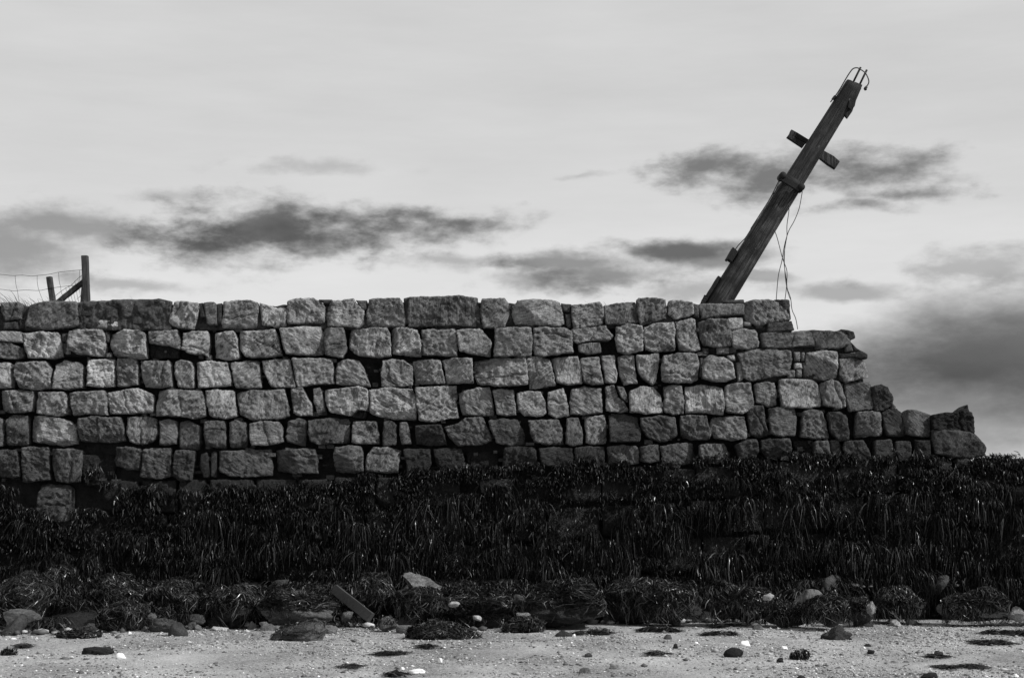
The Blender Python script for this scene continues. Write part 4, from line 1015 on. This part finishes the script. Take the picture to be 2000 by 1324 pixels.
# ------------------------------------------------------------------ leaning pole
PY = 1.15
pb = at(1391, 612, PY); ptop = at(1666, 168, PY)
pole = empty('utility_pole', pb); tag(pole, 'broken timber pole leaning right over the wall top, wires dangling from its collar', 'pole')
ax = (ptop - pb); LEN = ax.length; ax.normalize(); perp = ax.cross(Vector((0, 1, 0))).normalized()      # to the lower right
if perp.x < 0: perp = -perp
S = 1 / ppm(PY)
rot = ax.to_track_quat('Z', 'Y')
def onpole(px, py, dy=0.0): return at(px, py, PY + dy)
V = []; Fc = []; n = 28; K = 46
for i in range(K + 1):
    z = i / K * (LEN + .02) - .35 * (1 - i / K); f_ = i / K; r_ = (24.5 - 7.5 * f_) * S
    for k in range(n):
        an = 2 * math.pi * k / n
        rr_ = r_ * (1 + .02 * mn.noise((math.cos(an) * 2, math.sin(an) * 2, z * .6)) + .035 * mn.noise((math.cos(an) * 5, math.sin(an) * 5, z * .35)))
        zz = z + (.02 * mn.noise((math.cos(an) * 3, math.sin(an) * 3, 7)) if i == K else 0)
        V.append((math.cos(an) * rr_, math.sin(an) * rr_, zz))
Fc = [(i*n+k, i*n+(k+1) % n, (i+1)*n+(k+1) % n, (i+1)*n+k) for i in range(K) for k in range(n)]
Fc.append(tuple(range(K*n, K*n+n))); Fc.append(tuple(range(n))[::-1])
po = link('shaft', mesh('shaft', V, Fc), M_POLE, pole, loc=pb); po.rotation_mode = 'QUATERNION'; po.rotation_quaternion = rot
# splintered wood and bracket at the upper right
def chunk(name, pts, y0, y1, m, parent=pole, jit=.006):
    """solid with the outline pts (pixels) and real thickness y0..y1"""
    W0 = [at(x, y, PY) for x, y in pts]; V = []; n = len(W0)
    for yy in (y0, y1):
        for q in W0: V.append((q.x + random.uniform(-jit, jit), PY + yy + random.uniform(-jit, jit), q.z + random.uniform(-jit, jit)))
    Fc = [tuple(range(n))[::-1], tuple(range(n, 2*n))] + [(i, (i+1) % n, n+(i+1) % n, n+i) for i in range(n)]
    return link(name, mesh(name, V, Fc), m, parent, smooth=False)
chunk('splintered_wood', [(1668,163),(1681,170),(1676,184),(1670,200),(1667,211),(1660,214),(1654,205),(1658,190)], -.09, .06, M_POLE)
chunk('splintered_wood', [(1655,206),(1666,209),(1663,220),(1655,232),(1651,229),(1648,224)], -.05, .04, M_POLE)
chunk('bracket', [(1655,200),(1659,202),(1664,212),(1659,218),(1653,214)], -.12, -.085, M_IRON, jit=.003)
chunk('bracket', [(1628,188),(1632,190),(1630,195),(1625,193)], -.05, .05, M_IRON, jit=.002)
# conduits and looping cable
for (a, b_) in (((1664,166),(1681,132)), ((1676,172),(1693,137))):
    tube('conduit', [onpole(*a, -.03), onpole(*b_, -.03)], .0145, M_IRON, pole, 8)
cb = [(1622,200),(1637,180),(1653,153),(1660,142),(1666,135),(1674,133),(1682,137),(1690,143),(1695,152),(1697,160),(1695,166),(1692,170)]
cab = tube('cable', smooth_path([onpole(x, y, -.05 - .05 * (i > 3)) for i, (x, y) in enumerate(cb)], 5), .0085, M_CABLE, pole, 6)
q = [onpole(1693, 168, -.1), onpole(1692, 171, -.1), onpole(1690.5, 172, -.1), onpole(1690, 175, -.1), onpole(1689, 177, -.1)]
tube('cable_end', q, [.010, .020, .020, .026, .010], M_CABLE, pole, 8)
# cross-arm: rails either side of the shaft
a1, a2 = at(1544, 254, PY), at(1641, 320, PY)
ang = (a2 - a1).normalized(); nup = Vector((-ang.z, 0, ang.x)); nup = -nup if nup.z < 0 else nup
chunk('cross_arm', [(1550,248),(1562,255),(1584,268),(1579,275),(1557,262.5),(1546,256)], .16, .26, M_POLE, jit=.003)
chunk('cross_arm', [(1545.5,256),(1556,263.5),(1577,276),(1572,283),(1541,262.5)], .15, .25, M_POLE, jit=.003)
chunk('cross_arm', [(1611,288),(1633,301),(1645,311),(1636,325),(1622,316.5),(1600,300),(1604,292)], .16, .26, M_POLE, jit=.003)
chunk('bolt', [(1607,288),(1610,289),(1611,294),(1608,295)], .2, .24, M_IRON, jit=.001)
# collar with insulator knobs
def collar_pt(k): return at(1523 + 44 * k, 346 + 24 * k, PY)
cc = at(1545.5, 357.5, PY); rcol = 20.5 * S
V, Fc = [], []; n = 28; prof = [(.96, -.045), (1.07, -.045), (1.07, .045), (.96, .045)]
for (rr_, zz) in prof:
    for k in range(n): V.append((math.cos(2*math.pi*k/n) * rr_ * rcol, math.sin(2*math.pi*k/n) * rr_ * rcol, zz))
Fc = [(j*n+k, j*n+(k+1) % n, ((j+1) % 4)*n+(k+1) % n, ((j+1) % 4)*n+k) for j in range(4) for k in range(n)]
co = link('collar', mesh('collar', V, Fc), M_IRON, pole, loc=cc); co.rotation_mode = 'QUATERNION'; co.rotation_quaternion = rot
beam('clamp_bar', at(1526, 346.5, PY - .22), at(1562, 369, PY - .22), 13 * S, .05, M_IRON, pole, .002)
for (x, y) in ((1526, 346.5), (1562, 369)):
    V = []; c_ = at(x, y, PY - .1); nn = 12
    tube('knob', [c_ + Vector((0, -.17, 0)), c_ + Vector((0, -.15, 0)), c_ + Vector((0, .08, 0)), c_ + Vector((0, .1, 0))], [.035, .050, .050, .035], M_IRON, pole, 14)
# junction box and cable guard
chunk('junction_box', [(1430,487),(1439,495),(1427,514),(1418,508)], -.16, .02, M_IRON, jit=.002)
chunk('junction_box_lid', [(1428,486),(1431,488),(1419,511),(1416,508)], -.17, .03, M_IRON, jit=.002)
beam('cable_guard', at(1405, 541, PY - .06), at(1374, 590, PY - .06), 7 * S, .09, M_IRON, pole, .003)
beam('cable_guard', at(1379, 578, PY - .08), at(1370, 597, PY - .08), 8 * S, .09, M_IRON, pole, .003)
def wire(pts, r=.0055, dy=-.1, nm='wire'):
    return tube(nm, smooth_path([at(x, y, PY + dy) for x, y in pts], 5), r, M_CABLE, pole, 5)
wire([(1434,492),(1440,482),(1449,472),(1458,462),(1480,426),(1504,388),(1522,352)], .0075, -.12)
wire([(1524,352),(1515,372),(1506,391)], .005, -.14)
wire([(1466,447),(1490,410),(1527,354)], .005, -.15)
wire([(1539.5,396),(1541,410),(1537,440),(1537,460),(1534,478),(1531,500),(1532,520),(1536,550),(1536,562),(1533,586)])
wire([(1567,374),(1564,392),(1560,410),(1551,432),(1541,450),(1535,468),(1531,485),(1527,510),(1520,540),(1516,586)])
wire([(1510,443),(1518,465),(1527,500),(1531,512),(1537,530),(1537,560),(1544,582),(1547,605),(1554,622),(1558,643)])
wire([(1533,476),(1532,510),(1534,545),(1539,572),(1544,585)], .0045, -.12)

# ------------------------------------------------------------------ fence
FY = 1.5; fence = empty('wire_fence', (at(120, 590, FY).x, FY, 3.98)); tag(fence, 'post and wire stock fence on the turf at the left end of the wall top', 'fence')
s_ = 1 / ppm(FY)
def fb_(nm, a, b_, wd, dp, dy=0): return beam(nm, at(*a, FY + dy), at(*b_, FY + dy), wd * s_, dp, M_POST, fence, .003)
fb_('post', (165.8, 500), (170, 604), 12.0, .10)
fb_('post', (96.5, 541), (105, 604), 10.5, .09, .05)
fb_('post', (164, 552), (160, 604), 7, .06, .35)
fb_('brace', (104, 598), (165, 549), 9.5, .08, .06)
def fw(pts, r=.0025, dy=0): return tube('fence_wire', smooth_path([at(x, y, FY + dy) for x, y in pts], 4), r, M_IRON, fence, 4)
fw([(-200,520),(-120,532),(-40,534),(0,536),(25,538.5),(42,537.5),(63,539.3),(75,538),(95,536),(114,532),(140,529),(160,527.3)], .0030)
fw([(-200,560),(-40,563),(0,565),(25,568),(50,566.5),(75,567.5),(95,564),(120,560),(145,558),(176,557.5)], .0030)
fw([(108,578),(118,570),(128,563),(138,558),(148,548),(156,541),(161,537)], .0030)
fw([(150,585),(156,579),(163,575)])
fw([(29.5,538),(31,555),(34,568),(37,588)], .0026); fw([(72.5,538),(73,553),(76,567),(84,588)], .0026)
fw([(114.5,532),(115.5,548),(118.5,561),(120,572),(128,590)], .0026); fw([(155.5,528),(155,545),(157,552)], .0026)
for x in range(128, 160, 6): fw([(x, 562 - (x - 128) * .75), (x + 5, 578), (x + 8, 590)], .0024, .15)
for x in (-40, -80, -120): fw([(x, 534), (x + 2, 565), (x + 5, 592)], .0026)

# ------------------------------------------------------------------ dry grass on the wall top
def grass_run(x0, x1, n, hmin, hmax, py=592):
    q0, q1 = at(x0, py, .8), at(x1, py, .8); k = 6; t_ = np.linspace(0, 1, k)[None]
    x_ = rng.uniform(q0.x, q1.x, n); y_ = rng.uniform(.3, 1.25, n); H = rng.uniform(hmin, hmax, n) * rng.uniform(.4, 1, n); ln_ = -H * rng.uniform(.2, .95, n)
    P_ = np.stack([x_[:, None] + ln_[:, None] * t_ ** 1.7, np.repeat(y_[:, None], k, 1), 4.13 + H[:, None] * (t_ - .18 * t_ ** 2)], -1)
    V, Q, T = ribbons(P_, np.full(n, .0060), np.zeros(n)); return V, Q, T
gp = [grass_run(-330, 95, 420, .10, .30), grass_run(0, 60, 120, .12, .42), grass_run(95, 160, 90, .1, .3), grass_run(180, 280, 60, .08, .26), grass_run(400, 480, 60, .06, .14),
      grass_run(500, 560, 30, .05, .11), grass_run(590, 770, 130, .06, .16), grass_run(1150, 1250, 120, .05, .2, 600), grass_run(280, 400, 30, .05, .1), grass_run(1430, 1460, 6, .08, .16), grass_run(1640, 1641, 1, .01, .02)][:-1]
V, Q, T = join(gp)
tag(link('grass', mesh_np('grass', V, Q, T), M_GRASS), 'thin dry grass blades leaning left along the wall top', 'grass', kind='stuff')
